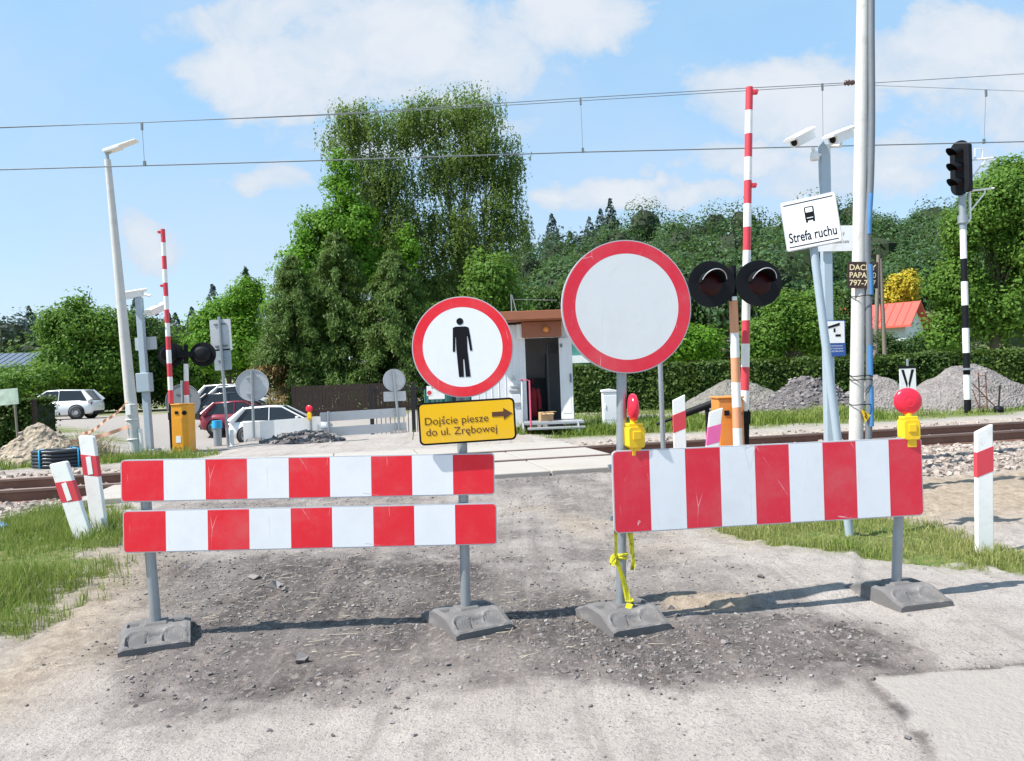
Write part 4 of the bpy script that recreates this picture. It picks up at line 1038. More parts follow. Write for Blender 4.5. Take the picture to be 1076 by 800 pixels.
hd = mb.build('signal_head', M['blackp'], ms, 0.006)
for k_ in range(3):
    zz = z1 * (.22 + .29 * k_)
    vz = MB(); vs = []; nv = 12
    for i in range(nv + 1):
        a = R(-15 + 210 * i / nv)
        vs += [(.125 * math.cos(a), -.09, zz + .125 * math.sin(a)), (.118 * math.cos(a), -.50 + .16 * (1 - math.sin(a)), zz + .115 * math.sin(a) - .05)]
    vz.add(vs, [(2 * i, 2 * i + 1, 2 * i + 3, 2 * i + 2) for i in range(nv)], 0, True, Mh); vz.build('hood', M['blackp'], hd)
    MB().lathe([(.1, .09), (.07, .105), (.005, .11)], 20, 0, Mh @ Matrix.Translation((0, 0, zz)) @ Matrix.Rotation(R(90), 4, 'X')).build('lens', M['lens'], hd)
mb = MB(); x0 = .28
zA, zB2 = zof(1020, 232, Ym, pb), zof(1020, 158, Ym, pb)
mb.tube([(.0, 0, zA - .15), (.16, .02, zA), (.2, .02, zA + .05), (.2, .02, zB2)], .028, 8)
for (zq, ln) in ((zof(1030, 200, Ym, pb), .62), (zof(1030, 168, Ym, pb), .62)):
    mb.tube([(.2, .02, zq), (.2 + ln, .02, zq + .05)], .024, 8); mb.tube([(.22, .02, zq - .5), (.2 + ln * .62, .02, zq - .06), (.2 + ln * .62, .02, zq + .02)], .02, 8)
mb.tube([(.36, .02, zof(1030, 168, Ym, pb)), (.36, .02, zof(1030, 160, Ym, pb) + .1), (.55, .02, zof(1030, 160, Ym, pb) + .1), (.55, .02, zof(1030, 168, Ym, pb))], .016, 6)
mb.build('service_bracket', M['whitepaint'], ms)
mb = MB()
for xx in (.28, .46): mb.tube([(xx, -.05, 0), (xx, -.02, zb[2] + .05)], .018, 6)
for i in range(4): mb.tube([(.28, -.04, .15 + .26 * i), (.46, -.04, .15 + .26 * i)], .014, 6)
mb.tube([(.1, -.05, .75), (.75, -.05, .05)], .014, 6); mb.tube([(.1, -.05, .6), (.3, -.05, .0)], .014, 6)
mb.build('ladder', M['rust'], ms)
p = og(1049, 19.2); t = thing('track_lever', 'dark upright lever with a weight beside the signal mast', 'lever', p, 0, None, .1)
mb = MB(); mb.tube([(0, 0, 0), (0, 0, .68)], .022, 8); mb.build('rod', M['darksteel'], t); mb = MB(); mb.lathe([(.1, 0), (.12, .05), (.1, .14), (.04, .17)], 12); mb.build('weight', M['blackp'], t)
# whistle board
Yw = 19.0; p = og(955, Yw); z0, z1 = zof(953, 425, Yw, p), zof(953, 386, Yw, p)
t = thing('whistle_board', 'white board with a black V on a pole before the hedge', 'railway sign', p)
mb = MB(); mb.tube([(.03, .03, 0), (.03, .03, zof(953, 377, Yw, p))], .03, 10); mb.build('pole', M['galv'], t)
mb = MB(); mb.prism(rrect(.40, z1 - z0, .01, 2, 0, (z0 + z1) / 2), -.02, 0); mb.prism(rrect(.43, .06, .01, 2, 0, z1), -.024, .004, 1); bd = mb.build('board', [M['whitep'], M['blackp']], t)
mb = MB()
for sx in (-1, 1): mb.prism([(sx * .16, z1 - .06), (sx * .09, z1 - .06), (sx * .01, z1 - .40), (sx * .03, z1 - .52)], -.023, -.019)
mb.build('letter_mark', M['blackp'], bd)

# ------------------------------------------------------------------ far side of the crossing: backs of signs and barriers
def fz(px, py, Y, base): return P(px, py, Y).z - base.z
# street lamp
Yl = 15.6; pb = og(143, Yl); tp = P(113, 168, Yl)
lean = math.atan2(tp.x - pb.x, tp.z - pb.z); hh = (tp - pb).length
sl_ = thing('street_lamp', 'tall pale concrete street lamp post leaning left beside the track', 'street lamp', pb, 0, None, lean)
mb = MB(); mb.tube([(0, 0, -.05), (0, 0, hh)], [.125, .06], 16); mb.build('post', M['concrete'], sl_)
mb = MB(); mb.tube([(0, 0, hh - .01), (0, 0, hh + .12), (.10, 0, hh + .20)], .035, 10); mb.build('bracket', M['galv'], sl_)
mb = MB(); Mx = Matrix.Translation((0.0, 0, hh + .17)) @ Matrix.Rotation(R(-10 - 2.5), 4, 'Y')
mb.prism([(-.05, -.03), (.28, -.035), (.32, -.005), (.66, .01), (.66, .03), (.30, .032), (.28, .036), (-.03, .03)][::-1], -.10, .10, 0, Mx); mb.build('lamp_head', M['whitepaint'], sl_, 0.02)
for zz in (.35, .75, 1.05): mb = MB(); mb.tube([(.13 * math.cos(a * .3927), .13 * math.sin(a * .3927), zz) for a in range(17)], .012, 6); mb.build('strap', M['whitep'], sl_)
mb = MB(); mb.box((.0, -.13, .95), (.10, .04, .22)); mb.build('fuse_door', M['whitep'], sl_, .01)
mb = MB(); mb.box((.15, -.04, .3), (.07, .07, .5)); mb.build('cable_duct', M['whitep'], sl_, .02)
# camera pole, left
Yc = 16.3; pb = og(158, Yc); tp = P(146, 313, Yc); lean = math.atan2(tp.x - pb.x, tp.z - pb.z); hh = (tp - pb).length
cp = thing('camera_pole', 'blue-grey square pole with white cameras behind the leaning street lamp', 'camera pole', pb, 0, 'surveillance camera poles', lean)
mb = MB(); mb.box((0, 0, hh / 2), (.13, .13, hh)); mb.build('pole', M['bluegrey'], cp, .01)
cctv_cam(cp, -.13, -.05, hh + .06, R(120), R(-10), 1.3, M['whitepaint']); cctv_cam(cp, .33, -.02, hh - .30, R(160), R(-22), 1.3, M['whitepaint'])
mb = MB(); mb.tube([(0, 0, hh), (.1, 0, hh + .06), (.25, 0, hh + .02)], .03, 8); mb.tube([(0, 0, hh - .35), (.3, 0, hh - .33)], .025, 8); mb.build('bracket', M['whitepaint'], cp)
zq = fz(150, 361, Yc, pb); mb = MB(); mb.prism(rrect(.46, .27, .01, 2, .04, zq), .07, .085); mb.build('plate_back', M['alu'], cp)
zq = fz(152, 402, Yc, pb); mb = MB(); mb.box((0, -.02, zq), (.28, .2, .40)); mb.build('junction_box', M['bluegrey'], cp, .012)
mb = MB(); mb.box((0, 0, .04), (.34, .34, .08)); mb.build('foot_plate', M['galv'], cp, .01)

M['cable2'] = mat('dull_dark_grey_sheet', (0.20, 0.21, 0.22), 0.7)
def sign_back(name, label, px, Y, pxt, pyt, shape, group=None, extra=None, bm=None):
    p = og(px, Y); tp = P(pxt, pyt, Y); lean = math.atan2(tp.x - p.x, tp.z - p.z); h = (tp - p).length
    t = thing(name, label, 'traffic sign', p, 0, group, lean)
    mb = MB(); mb.tube([(0, 0, -.03), (0, 0, h)], .034, 10); mb.build('pole', M['galv'], t)
    mb = MB()
    if shape[0] == 'disc':
        zc2 = shape[1]; mb.prism(circ(shape[2], 0, zc2, 48), .035, .05); mb.ring(shape[2] * .96, shape[2], 0, zc2, .02, .036, 48)
        for dz in (-.18, .18): mb.box((0, .025, zc2 + dz * shape[2] / .4), (shape[2] * .8, .018, .03))
    else:
        _, zc2, w, h2 = shape; mb.prism(rrect(w, h2, .02, 3, 0, zc2), .035, .05)
        for dz in (-.35, .35): mb.box((0, .025, zc2 + dz * h2), (w * .6, .018, .03), 1)
    mb.build('sign_back', [bm or M['alu'], M['cable']], t)
    if extra: 
        zc2, w, h2 = extra; mb = MB(); mb.prism(rrect(w, h2, .015, 3, 0, zc2), .035, .05); mb.box((0, .025, zc2), (w * .6, .018, .03)); mb.build('plate_back', M['bluegrey'], t)
    return t
Y = 17.2; p = og(238, Y)
sign_back('traffic_sign', 'back of a rectangular grey sign above a smaller plate on its own pole', 240, Y, 230, 333, ('rect', fz(235, 352, Y, p), .47, .70), 'signs seen from behind', (fz(235, 378, Y, p), .38, .47))
Y = 20.5; p = og(192, Y)
sign_back('traffic_sign', 'dark grey sign back half hidden behind the bright orange machine', 193, Y, 191, 400, ('disc', fz(192, 422, Y, p), .47), 'signs seen from behind', None, M['cable2'])
# far barriers, seen from behind
def far_barrier(label, pxl, pxr, Y0, Y1, boards, w, h2, disc=None, plate=None, disc_at=0, board_dz=0.0):
    a, b_ = og(pxl, Y0), og(pxr, Y1)
    rz = math.atan2(b_.y - a.y, b_.x - a.x); d = (Vector(b_[:2]) - Vector(a[:2])).length
    slope = math.atan2(b_.z - a.z, d)
    t = thing('road_barrier', label, 'road barrier', a, rz, 'red and white road barriers')
    zb_ = [0.0, b_.z - a.z]
    tops = [max(boards) + h2 * .98] * 2
    if disc: tops[disc_at] = disc[1] + disc[2] * .9
    for i, x in enumerate((0.0, d)):
        mb = MB(); mb.tube([(x, 0, zb_[i]), (x + (-.06 if (disc and i == disc_at and disc_at == 1) else 0) * tops[i], 0, zb_[i] + tops[i])], .034, 10); mb.build('pole', M['galv'], t)
        rubber_foot(t, x, R(180)).location = (x, 0, zb_[i])
    for z0 in boards:
        mb = MB(); striped_board(mb, w, h2, 9, 0, 0, 0)
        # a pressed rim round the back
        mb.box((w / 2, -.006 + .006, h2 - .012), (w - .03, .03, .02)); 
        o = mb.build('striped_board', [M['whitepaint'] if len(boards) == 1 else M['alu'], M['red'], M['white']], t, 0, (d / 2 + w / 2, 0.085, z0), (0, slope + board_dz, math.pi))
    if disc:
        x = 0.0 if disc_at == 0 else d; xx = x + (-.06 * disc[1] if disc_at == 1 else 0)
        mb = MB(); mb.prism(circ(disc[2], xx, disc[1], 48), .04, .055); mb.ring(disc[2] * .96, disc[2], xx, disc[1], .025, .041, 48)
        for dz in (-.5, .5): mb.box((xx, .03, disc[1] + dz * disc[2]), (disc[2] * .8, .018, .03))
        mb.build('sign_back', M['alu'], t)
        if plate:
            mb = MB(); mb.prism(rrect(plate[1], plate[2], .02, 3, xx, plate[0]), .04, .055); mb.box((xx, .03, plate[0]), (plate[1] * .7, .018, .03)); mb.build('plate_back', M['alu'], t)
    return t, a, b_, rz
Y = 19.2; a = og(267, Y)
tb, a, b_, rz = far_barrier('far road barrier seen from behind with one deep board before the white hatchback', 267, 327, Y, Y + .2, [fz(290, 461, Y, a)], 1.9, .5, ('d', fz(265, 405, Y, a), .40))
p = Vector((b_.x, b_.y - .09, P(328, 440, Y).z))
warning_lamp(p, math.pi, 'far red warning lamp on the barrier in front of the white hatchback', R(170), .09)
Y = 20.0; a = og(346, Y); b0 = og(420, Y + .6)
far_barrier('far road barrier seen from behind with two narrow grey boards before the garden fence', 346, 420, Y, Y + .6, [fz(346, 442, Y, a), fz(346, 458, Y, a)], 2.25, .24, ('d', fz(411, 401, Y + .6, b0), .30), (fz(411, 418, Y + .6, b0), .60, .26), 1, .03)

# standpipe, blue cap, beside the rectangular sign
p = og(229, 17.6); t = thing('standpipe', 'short grey standpipe with a light blue cap beside a sign pole', 'standpipe', p)
mb = MB(); mb.tube([(0, 0, 0), (0, 0, .42)], .09, 14); mb.build('pipe', M['galv'], t); mb = MB(); mb.tube([(0, 0, .41), (0, 0, .58)], .11, 14); mb.box((-.1, 0, .48), (.08, .05, .05)); mb.build('cap', M['cyan'], t, .01)
p = og(244, 17.0); t = thing('marker_post', 'short white stub post at the foot of the rectangular sign', 'marker post', p); mb = MB(); mb.box((0, 0, .19), (.08, .05, .38)); mb.box((0, 0, .01), (.16, .12, .02)); mb.build('post', M['whitep'], t, .01)

# ------------------------------------------------------------------ crossing keeper's hut
Yh = 18.0; hl = og(497, Yh); hr = og(604, Yh); Wh = hr.x - hl.x; zt = fz(560, 334, Yh, hl)
hut = thing('crossing_hut', "crossing keeper's white sheet metal hut with its door open and brown eaves", 'hut', hl)
xd0 = og(555, Yh).x - hl.x; xd1 = og(592, Yh).x - hl.x; zd = fz(572, 355, Yh, hl); zf = fz(572, 442, Yh, hl); Dp = 2.4
wall = MB()
wall.box((xd0 / 2, .04, (zt - .3) / 2 + .15), (xd0, .08, zt - .3)); wall.box(((xd1 + Wh) / 2, .04, zt / 2), (Wh - xd1, .08, zt - .2)); wall.box(((xd0 + xd1) / 2, .042, (zd + zt - .1) / 2), (xd1 - xd0, .07, zt - .1 - zd)); wall.box(((xd0 + xd1) / 2, .04, zf / 2), (xd1 - xd0, .08, zf))
wall.box((.04, Dp / 2 + .05, zt / 2), (.08, Dp, zt - .2)); wall.box((Wh - .04, Dp / 2 + .05, zt / 2), (.08, Dp, zt - .2)); wall.box((Wh / 2, Dp + .05, zt / 2), (Wh, .08, zt - .2))
for i in range(1, 8): wall.box((xd0 * i / 8, -.003, zt / 2), (.02, .012, zt - .35))
wall.build('wall', M['hutwhite'], hut, .006)
mb = MB(); mb.box((Wh / 2, 1.25, zf - .03), (Wh - .18, 2.2, .06)); mb.box((xd0 - .5, 1.4, zf + .9), (.06, 1.8, 1.9)); mb.box((xd1 - .05, 1.3, zf + .8), (.5, .5, 1.6)); mb.box((xd0 + .2, 2.2, zf + .5), (.8, .4, 1.0)); mb.tube([(xd0 + .55, .6, zf), (xd0 + .55, .6, zd - .1)], .02, 8)
mb.build('interior', [M['dark']], hut)
mb = MB(); mb.box((Wh / 2 + .25, .95, zt - .02), (Wh + .45, 2.9, .16)); mb.box((Wh / 2 + .25, -.52, zt + .02), (Wh + .5, .06, .2)); mb.build('roof', M['brown'], hut, .01)
mb = MB(); mb.box(((xd0 + xd1) / 2 - .02, -.10, (zd + zt) / 2 - .05), (xd1 - xd0 + .1, .2, zt - zd - .12)); fa = mb.build('door_canopy', M['brown'], hut, .01)
mb = MB(); mb.lathe([(.02, 0), (.065, .03), (.075, .08), (.045, .13), (.01, .14)], 14, 0, Matrix.Translation(((xd0 + xd1) / 2 + .08, -.25, (zd + zt) / 2 - .13))); mb.build('lamp_globe', M['orange2'], fa)
mb = MB(); mb.box((xd0 - .1, -.06, zd + .16), (.16, .14, .34)); mb.build('corner_box', M['whitep'], hut, .01)
dr = MB(); dr.box((.13, 0, (zd + zf) / 2), (.30, .05, zd - zf - .04)); dr.box((.14, -.028, (zd + zf) / 2), (.2, .01, zd - zf - .3)); dl = dr.build('door', M['hutwhite'], hut, .006, (xd1 - .01, -.02, 0), (0, 0, R(-18)))
mb = MB(); mb.box((.24, -.05, (zd + zf) / 2), (.03, .05, .2)); mb.box((.04, -.04, zd - .2), (.05, .03, .08)); mb.build('handle', M['cable'], dl)
mb = MB(); xm = xd0 * .78
mb.box((xm, -.05, fz(540, 410, Yh, hl)), (.26, .1, .05), 1); mb.box((xm - .01, -.04, fz(540, 404, Yh, hl) - .03), (.2, .08, .04)); mb.box((xm + .03, -.05, fz(540, 419, Yh, hl)), (.22, .1, .2)); mb.box((xm + .03, -.03, fz(540, 438, Yh, hl)), (.34, .06, .5)); mb.add([(xm - .07, -.055, fz(540, 400, Yh, hl)), (xm + .05, -.055, fz(540, 400, Yh, hl)), (xm - .01, -.055, fz(540, 394, Yh, hl))], [(0, 1, 2)], 1)
mb.build('meter_box', [M['hutwhite'], M['alu']], hut, .006)
mb = MB(); xs = (xd0 + xd1) / 2 + .05
mb.box((xs + .1, -.45, zf - .02), (xd1 - xd0 + .55, .8, .05)); mb.box((xs + .15, -.98, zf * .5), (xd1 - xd0 + .45, .3, .04))
for xx in (xd0 - .12, xd1 + .28):
    for yy_ in (-.1, -.82): mb.box((xx, yy_, zf / 2 - .03), (.05, .05, zf - .04))
    mb.box((xx, -1.1, zf * .25), (.05, .05, zf * .5)); mb.tube([(xx, -.82, zf), (xx, -1.1, zf * .5)], .02, 6)
mb.build('steps', M['steel'], hut, .004)
mb = MB(); mb.tube([(xd0 - .12, -.82, zf), (xd0 - .12, -.82, zf + .98), (xd0 - .12, -.1, zf + .98), (xd0 - .12, -.1, zf)], .02, 8); mb.tube([(xd0 + .05, -.84, zf - .3), (xd0 + .05, -.84, zf + .95), (xd0 - .14, -.84, zf + .98)], .02, 8, 1); mb.build('handrail', [M['steel'], M['pinkred']], hut)
mb = MB(); mb.tube([(xd0 - .28, .5, zt), (xd0 - .28, .5, zt + .62)], .014, 6); mb.tube([(xd0 - .12, .5, zt), (xd0 - .26, .5, zt + .6)], .014, 6); mb.tube([(xd0 - .28, .5, zt + .5), (xd1, .6, zt + .45)], .006, 5); mb.build('aerial', M['galv'], hut)
bp = Vector((hl.x + xd0 + .42, Yh - .16, hl.z + zf + .005)); t = thing('cardboard_box', 'open cardboard box on the hut doorstep', 'box', bp, R(12))
mb = MB(); mb.box((0, 0, .1), (.30, .24, .2)); mb.build('carton', M['card'], t, .006); mb = MB(); mb.box((0, -.16, .20), (.28, .1, .01), 0, Matrix.Rotation(R(12), 4, 'X')); mb.box((.18, 0, .2), (.1, .22, .01)); mb.build('flap', M['card'], t)
bp = Vector((hl.x + xd0 + .16, Yh + .35, hl.z + zf)); t = thing('jacket', 'dark red work jacket hanging inside the hut doorway', 'jacket', bp)
mb = MB(); mb.lathe([(.02, .08), (.16, .1), (.19, .3), (.17, .6), (.19, .8), (.12, .92), (.04, .97)], 16, 0, Matrix.Diagonal((.5, .4, .8, 1))); mb.tube([(.11, 0, .74), (.15, -.03, .46), (.14, -.05, .25)], [.05, .045, .04], 8); mb.tube([(0, 0, .85), (0, .02, 1.0)], .012, 6); mb.build('cloth', M['cloth'], t)
# white cabinet
p = og(642, 17.3); t = thing('trackside_cabinet', 'white upright equipment cabinet before the hedge', 'cabinet', p)
mb = MB(); hcb = fz(641, 412, 17.3, p); mb.box((0, 0, hcb / 2), (.34, .3, hcb)); mb.prism([(-.19, hcb), (.19, hcb), (.19, hcb + .03), (0, hcb + .07), (-.19, hcb + .05)], -.17, .17); mb.build('cabinet_body', M['hutwhite'], t, .008)
mb = MB(); mb.box((0, -.155, hcb * .62), (.3, .012, hcb * .6)); mb.box((0, -.155, hcb * .2), (.3, .012, hcb * .2)); mb.box((-.12, -.165, hcb * .65), (.02, .02, .1)); mb.build('cabinet_door', M['hutwhite'], t, .004)
#@@BACK
# ------------------------------------------------------------------ cars
def make_car(label, px, Y, rz, paintm, Ln=4.0, W=1.74, H=1.48, kind='hatch', group='cars in the car park', zoff=0.0):
    """x points to the front"""
    p = og(px, Y); p.z += zoff
    t = thing('parked_car', label, 'car', p, rz, group)
    hw = W / 2
    if kind == 'suv':   st = [(-.5, .42, .78, .80), (-.485, .34, .98, .90), (-.44, .28, 1.03, .97), (-.25, .24, 1.03, 1.0), (.1, .24, 1.0, 1.0), (.22, .24, .98, 1.0), (.36, .24, .93, .97), (.46, .27, .82, .88), (.495, .32, .68, .74)]
    else:               st = [(-.5, .36, .66, .78), (-.488, .30, .86, .88), (-.44, .25, .93, .96), (-.25, .20, .92, 1.0), (.1, .20, .90, 1.0), (.2, .20, .89, 1.0), (.36, .20, .80, .96), (.46, .24, .68, .86), (.495, .30, .56, .72)]
    vs = []; k = 8
    for (xf, zb_, zt_, wf) in st:
        x = xf * Ln; w = hw * wf; zm = (zb_ + zt_) / 2
        half = [(w * .90, zb_), (w, zb_ + .12), (w, zm + .1), (w * .93, zt_)]
        vs += [(x, -a, z) for a, z in half] + [(x, a, z) for a, z in half[::-1]]
    fs = [(i * k + j, (i + 1) * k + j, (i + 1) * k + (j + 1) % k, i * k + (j + 1) % k) for i in range(len(st) - 1) for j in range(k)]
    fs += [tuple(range(k)), tuple(range((len(st) - 1) * k + k - 1, (len(st) - 1) * k - 1, -1))]
    mb = MB(); mb.add(vs, fs, 0, True)
    zb0 = st[3][2] - .02; r0, r1 = (-.475, -.37) if kind == 'suv' else (-.47, -.33); f1, f0 = (.06, .26) if kind == 'suv' else (.03, .27)
    # roof skin and pillars over a dark glasshouse
    tw = hw * .70; bw = hw * .92; zr = H
    mb.add([(r1 * Ln, -tw, zr - .04), (-.1 * Ln, -tw, zr), (f1 * Ln, -tw, zr - .03), (f1 * Ln, tw, zr - .03), (-.1 * Ln, tw, zr), (r1 * Ln, tw, zr - .04),
            (r1 * Ln, -tw - .03, zr - .10), (-.1 * Ln, -tw - .03, zr - .055), (f1 * Ln, -tw - .03, zr - .09), (f1 * Ln, tw + .03, zr - .09), (-.1 * Ln, tw + .03, zr - .055), (r1 * Ln, tw + .03, zr - .10)],
           [(0, 1, 4, 5), (1, 2, 3, 4), (0, 6, 7, 1), (1, 7, 8, 2), (3, 9, 10, 4), (4, 10, 11, 5), (2, 8, 9, 3), (5, 11, 6, 0)], 0, True)
    for sy in (-1, 1):
        mb.tube([(r0 * Ln, sy * bw * .97, zb0), (r1 * Ln, sy * (tw + .02), zr - .07)], [.16, .08], 6); mb.tube([(f0 * Ln, sy * bw, zb0), (f1 * Ln, sy * (tw + .02), zr - .06)], .035, 6)
        mb.tube([(-.09 * Ln, sy * (bw + .005), zb0), (-.09 * Ln, sy * (tw + .025), zr - .06)], .022, 6)
    mb.build('body', paintm, t)
    g = MB(); v8 = [(r0 * Ln + .03, -bw, zb0), (f0 * Ln - .02, -bw, zb0), (f0 * Ln - .02, bw, zb0), (r0 * Ln + .03, bw, zb0), (r1 * Ln + .02, -tw - .01, zr - .06), (f1 * Ln, -tw - .01, zr - .05), (f1 * Ln, tw + .01, zr - .05), (r1 * Ln + .02, tw + .01, zr - .06)]
    g.add(v8, [(0, 1, 5, 4), (2, 3, 7, 6)]); g.build('side_window', M['glass'], t)
    g = MB(); g.add(v8, [(1, 2, 6, 5)]); g.build('windscreen', M['glass'], t)
    g = MB(); g.add(v8, [(3, 0, 4, 7)]); g.build('rear_window', M['glass'], t)
    rw = .33 if kind != 'suv' else .37
    for xf in (-.31, .31):
        for sy in (-1, 1):
            Mx = Matrix.Translation((xf * Ln, sy * (hw - .09), rw)) @ Matrix.Rotation(R(90), 4, 'X')
            wh = MB(); wh.lathe([(rw * .6, -.11), (rw * .96, -.10), (rw, -.07), (rw, .07), (rw * .96, .10), (rw * .6, .11)], 24, 0, Mx); wo_ = wh.build('wheel', M['tyre'], t)
            rm = MB(); rm.lathe([(.03, -.115), (rw * .2, -.112), (rw * .58, -.105), (rw * .62, -.11)], 20, 0, Mx); rm.lathe([(rw * .62, .11), (rw * .58, .105), (rw * .2, .112), (.03, .115)], 20, 0, Mx); rm.build('rim', M['rim'], wo_)
            am = MB(); am.ring(rw * 1.0, rw * 1.16, xf * Ln, rw + .02, sy * (hw - .02) - .02, sy * (hw - .02) + .025, 28, 0); am.build('wheel_arch', M['blackp'], t)
    zl = st[1][2] - .14
    for sy in (-1, 1):
        a = MB(); a.box((-.485 * Ln, sy * hw * .76, zl), (.06, hw * .26, .16)); a.build('tail_light', M['tail'], t, .01)
        a = MB(); a.box((.462 * Ln, sy * hw * .66, .66 if kind != 'suv' else .76), (.12, hw * .30, .12)); a.build('headlight', M['headl'], t, .02)
        a = MB(); a.box((.19 * Ln, sy * (hw + .07), zb0 + .09), (.12, .16, .11)); a.build('mirror', paintm, t, .02)
        for xx in (-.08, .10): a = MB(); a.box((xx * Ln, sy * (hw + .003), zb0 - .12), (.16, .02, .03)); a.build('handle', M['blackp'], t)
    a = MB(); a.box((-.503 * Ln, 0, zl - .05), (.02, .52, .11)); a.build('number_plate', M['whitep'], t)
    a = MB(); a.box((-.495 * Ln, 0, .36), (.1, W * .72, .16)); a.box((.49 * Ln, 0, .36), (.1, W * .66, .2)); a.build('bumper', M['blackp'], t, .03)
    return t
PW = paint('white_car_paint', (0.80, 0.80, 0.80)); PR = paint('dark_red_car_paint', (0.22, 0.012, 0.03)); PS = paint('silver_car_paint', (0.48, 0.50, 0.52)); PB = paint('black_car_paint', (0.02, 0.021, 0.025)); PT = paint('dark_green_car_paint', (0.025, 0.045, 0.045))
make_car('white sport utility car on the far left grass, tailgate towards the hedge', 62, 43, R(186), PW, 4.3, 1.86, 1.66, 'suv')
make_car('white hatchback behind the far deep barrier board, nearest of the parked row', 297, 31.5, R(6), PW, 4.0, 1.66, 1.50)
make_car('dark red car right behind the nearest white hatchback', 258, 34.3, R(10), PR, 3.5, 1.74, 1.48)
make_car('black car in the parked row behind the dark red one', 252, 37.2, R(10), PB, 4.1, 1.74, 1.5)
make_car('silver grey car parked between the black car and the furthest white hatchback', 262, 40.2, R(10), PS, 4.2, 1.76, 1.56)
make_car('white hatchback furthest back in the parked row', 246, 43.2, R(12), PW, 4.1, 1.76, 1.66)

# ------------------------------------------------------------------ far buildings and fences
def quad_house(name, label, cat, loc, rz, w, d, hw_, hr_, wm, rm, over=.4, windows=()):
    t = thing(name, label, cat, loc, rz)
    mb = MB(); mb.prism([(-w / 2, -1), (w / 2, -1), (w / 2, hw_), (-w / 2, hw_)], 0, d); mb.prism([(-.001, 0), (0.001, 0)] and [(-w / 2, hw_), (w / 2, hw_), (w / 2, hw_ + .01), (-w / 2, hw_ + .01)], 0, d)
    for yy_ in (0.0, d - .1): mb.add([(-0, 0, 0)] * 0, [])
    mb.build('wall', wm, t)
    rf = MB(); o_ = over
    vs = [(-w / 2 - o_, -o_, hw_ - .05), (w / 2 + o_, -o_, hw_ - .05), (w / 2 + o_, d / 2, hw_ + hr_), (-w / 2 - o_, d / 2, hw_ + hr_), (-w / 2 - o_, d + o_, hw_ - .05), (w / 2 + o_, d + o_, hw_ - .05)]
    vs += [(x, y, z - .14) for x, y, z in vs]
    rf.add(vs, [(0, 1, 2, 3), (3, 2, 5, 4), (6, 9, 8, 7), (9, 10, 11, 8), (0, 6, 7, 1), (4, 5, 11, 10), (0, 3, 9, 6), (3, 4, 10, 9), (1, 7, 8, 2), (2, 8, 11, 5)])
    n = int((w + 2 * o_) / .55)
    for i in range(n + 1):
        x = -w / 2 - o_ + i * (w + 2 * o_) / n
        rf.tube([(x, -o_, hw_ - .03), (x, d / 2, hw_ + hr_ + .02)], .035, 4)
    rf.build('roof', rm, t)
    gb = MB(); gb.prism([(0, hw_ - .06), (d, hw_ - .06), (d / 2, hw_ + hr_ - .15)], -w / 2 + .02, w / 2 - .02, 0, Matrix.Rotation(R(90), 4, 'Z')); gb.build('gable', wm, t)
    for (x, z, ww, h2) in windows:
        a = MB(); a.box((x, -.02, z), (ww, .06, h2)); f_ = a.build('window', M['whitep'], t); a = MB(); a.box((x, -.055, z), (ww - .14, .02, h2 - .14)); a.build('pane', M['glass'], f_)
    return t
Y = 60; p = og(921, Y); p.z = ground_z(p.x, p.y)
quad_house('cottage', 'pale cottage with a bright red ribbed roof beyond the hedge', 'house', (p.x - .3, p.y, p.z), R(-42), 5.0, 5.0, P(940, 343, Y).z - p.z, 1.9, M['wallpale'], M['roofred'], .5, ((1.2, 2.2, .9, 1.1),))
Y = 62; p = og(8, Y)
quad_house('bungalow', 'low grey building with a blue-grey roof at the far left', 'house', (p.x - 3, p.y, p.z), R(10), 10, 7, P(15, 384, Y).z - p.z, 1.2, M['wallpale'], M['roofgrey'], .5, ((3.0, 2.0, 1.2, 1.0), (0, 2.0, 1.2, 1.0)))
Y = 33; p = og(622, Y)
t = thing('garden_shed', 'teal shed with a white eaves board showing between hut and blank sign', 'shed', p)
mb = MB(); mb.box((.3, 1.5, 1.4), (2.6, 3, 2.8)); mb.build('wall', M['teal'], t); mb = MB(); mb.box((.3, 1.4, P(622, 376, Y).z - p.z - .05), (3.0, 3.4, .32)); mb.build('eaves', M['whitep'], t)
# brown board fence, iron fence, teal fence panel
Y = 38; a, b_ = og(308, Y), og(440, Y + 1.0)
t = thing('board_fence', 'dark brown board fence in the shade under the conifers', 'fence', a, math.atan2(b_.y - a.y, b_.x - a.x))
d = (b_ - a).length; mb = MB(); hb = P(360, 404, Y).z - a.z
for i in range(int(d / .16)): mb.box((i * .16 + .08, 0, hb / 2), (.145, .025, hb - .04 * random.random()))
mb.build('boards', M['wood'], t); mb = MB()
for zz in (.3, hb - .3): mb.box((d / 2, .04, zz), (d, .05, .09))
for x in np.arange(0, d, 2.0): mb.box((x, .08, hb / 2), (.1, .1, hb))
mb.build('rails', M['wood'], t)
Y = 24; a, b_ = og(392, Y), og(520, Y + .5)
t = thing('iron_fence', 'black iron railing fence behind the yellow plate', 'fence', a, math.atan2(b_.y - a.y, b_.x - a.x)); d = (b_ - a).length; hb = P(440, 403, Y).z - a.z
mb = MB()
for x in np.arange(0, d, .14): mb.tube([(x, 0, .05), (x, 0, hb - .1)], .012, 5)
for zz in (.15, hb - .18): mb.box((d / 2, 0, zz), (d, .03, .04))
mb.build('railing', M['darksteel'], t)
for x in np.linspace(0, d, 4): mb = MB(); mb.box((x, 0, hb / 2), (.12, .12, hb)); mb.build('fence_post', M['darksteel'], t)
Y = 25.5; p = og(476, Y); t = thing('metal_container', 'teal green metal container half hidden by the no-pedestrians sign', 'container', p, R(3))
mb = MB(); hb = P(470, 408, Y).z - p.z; mb.box((0, 1, hb / 2), (1.8, 2, hb)); mb.build('shell', M['teal'], t, .02)
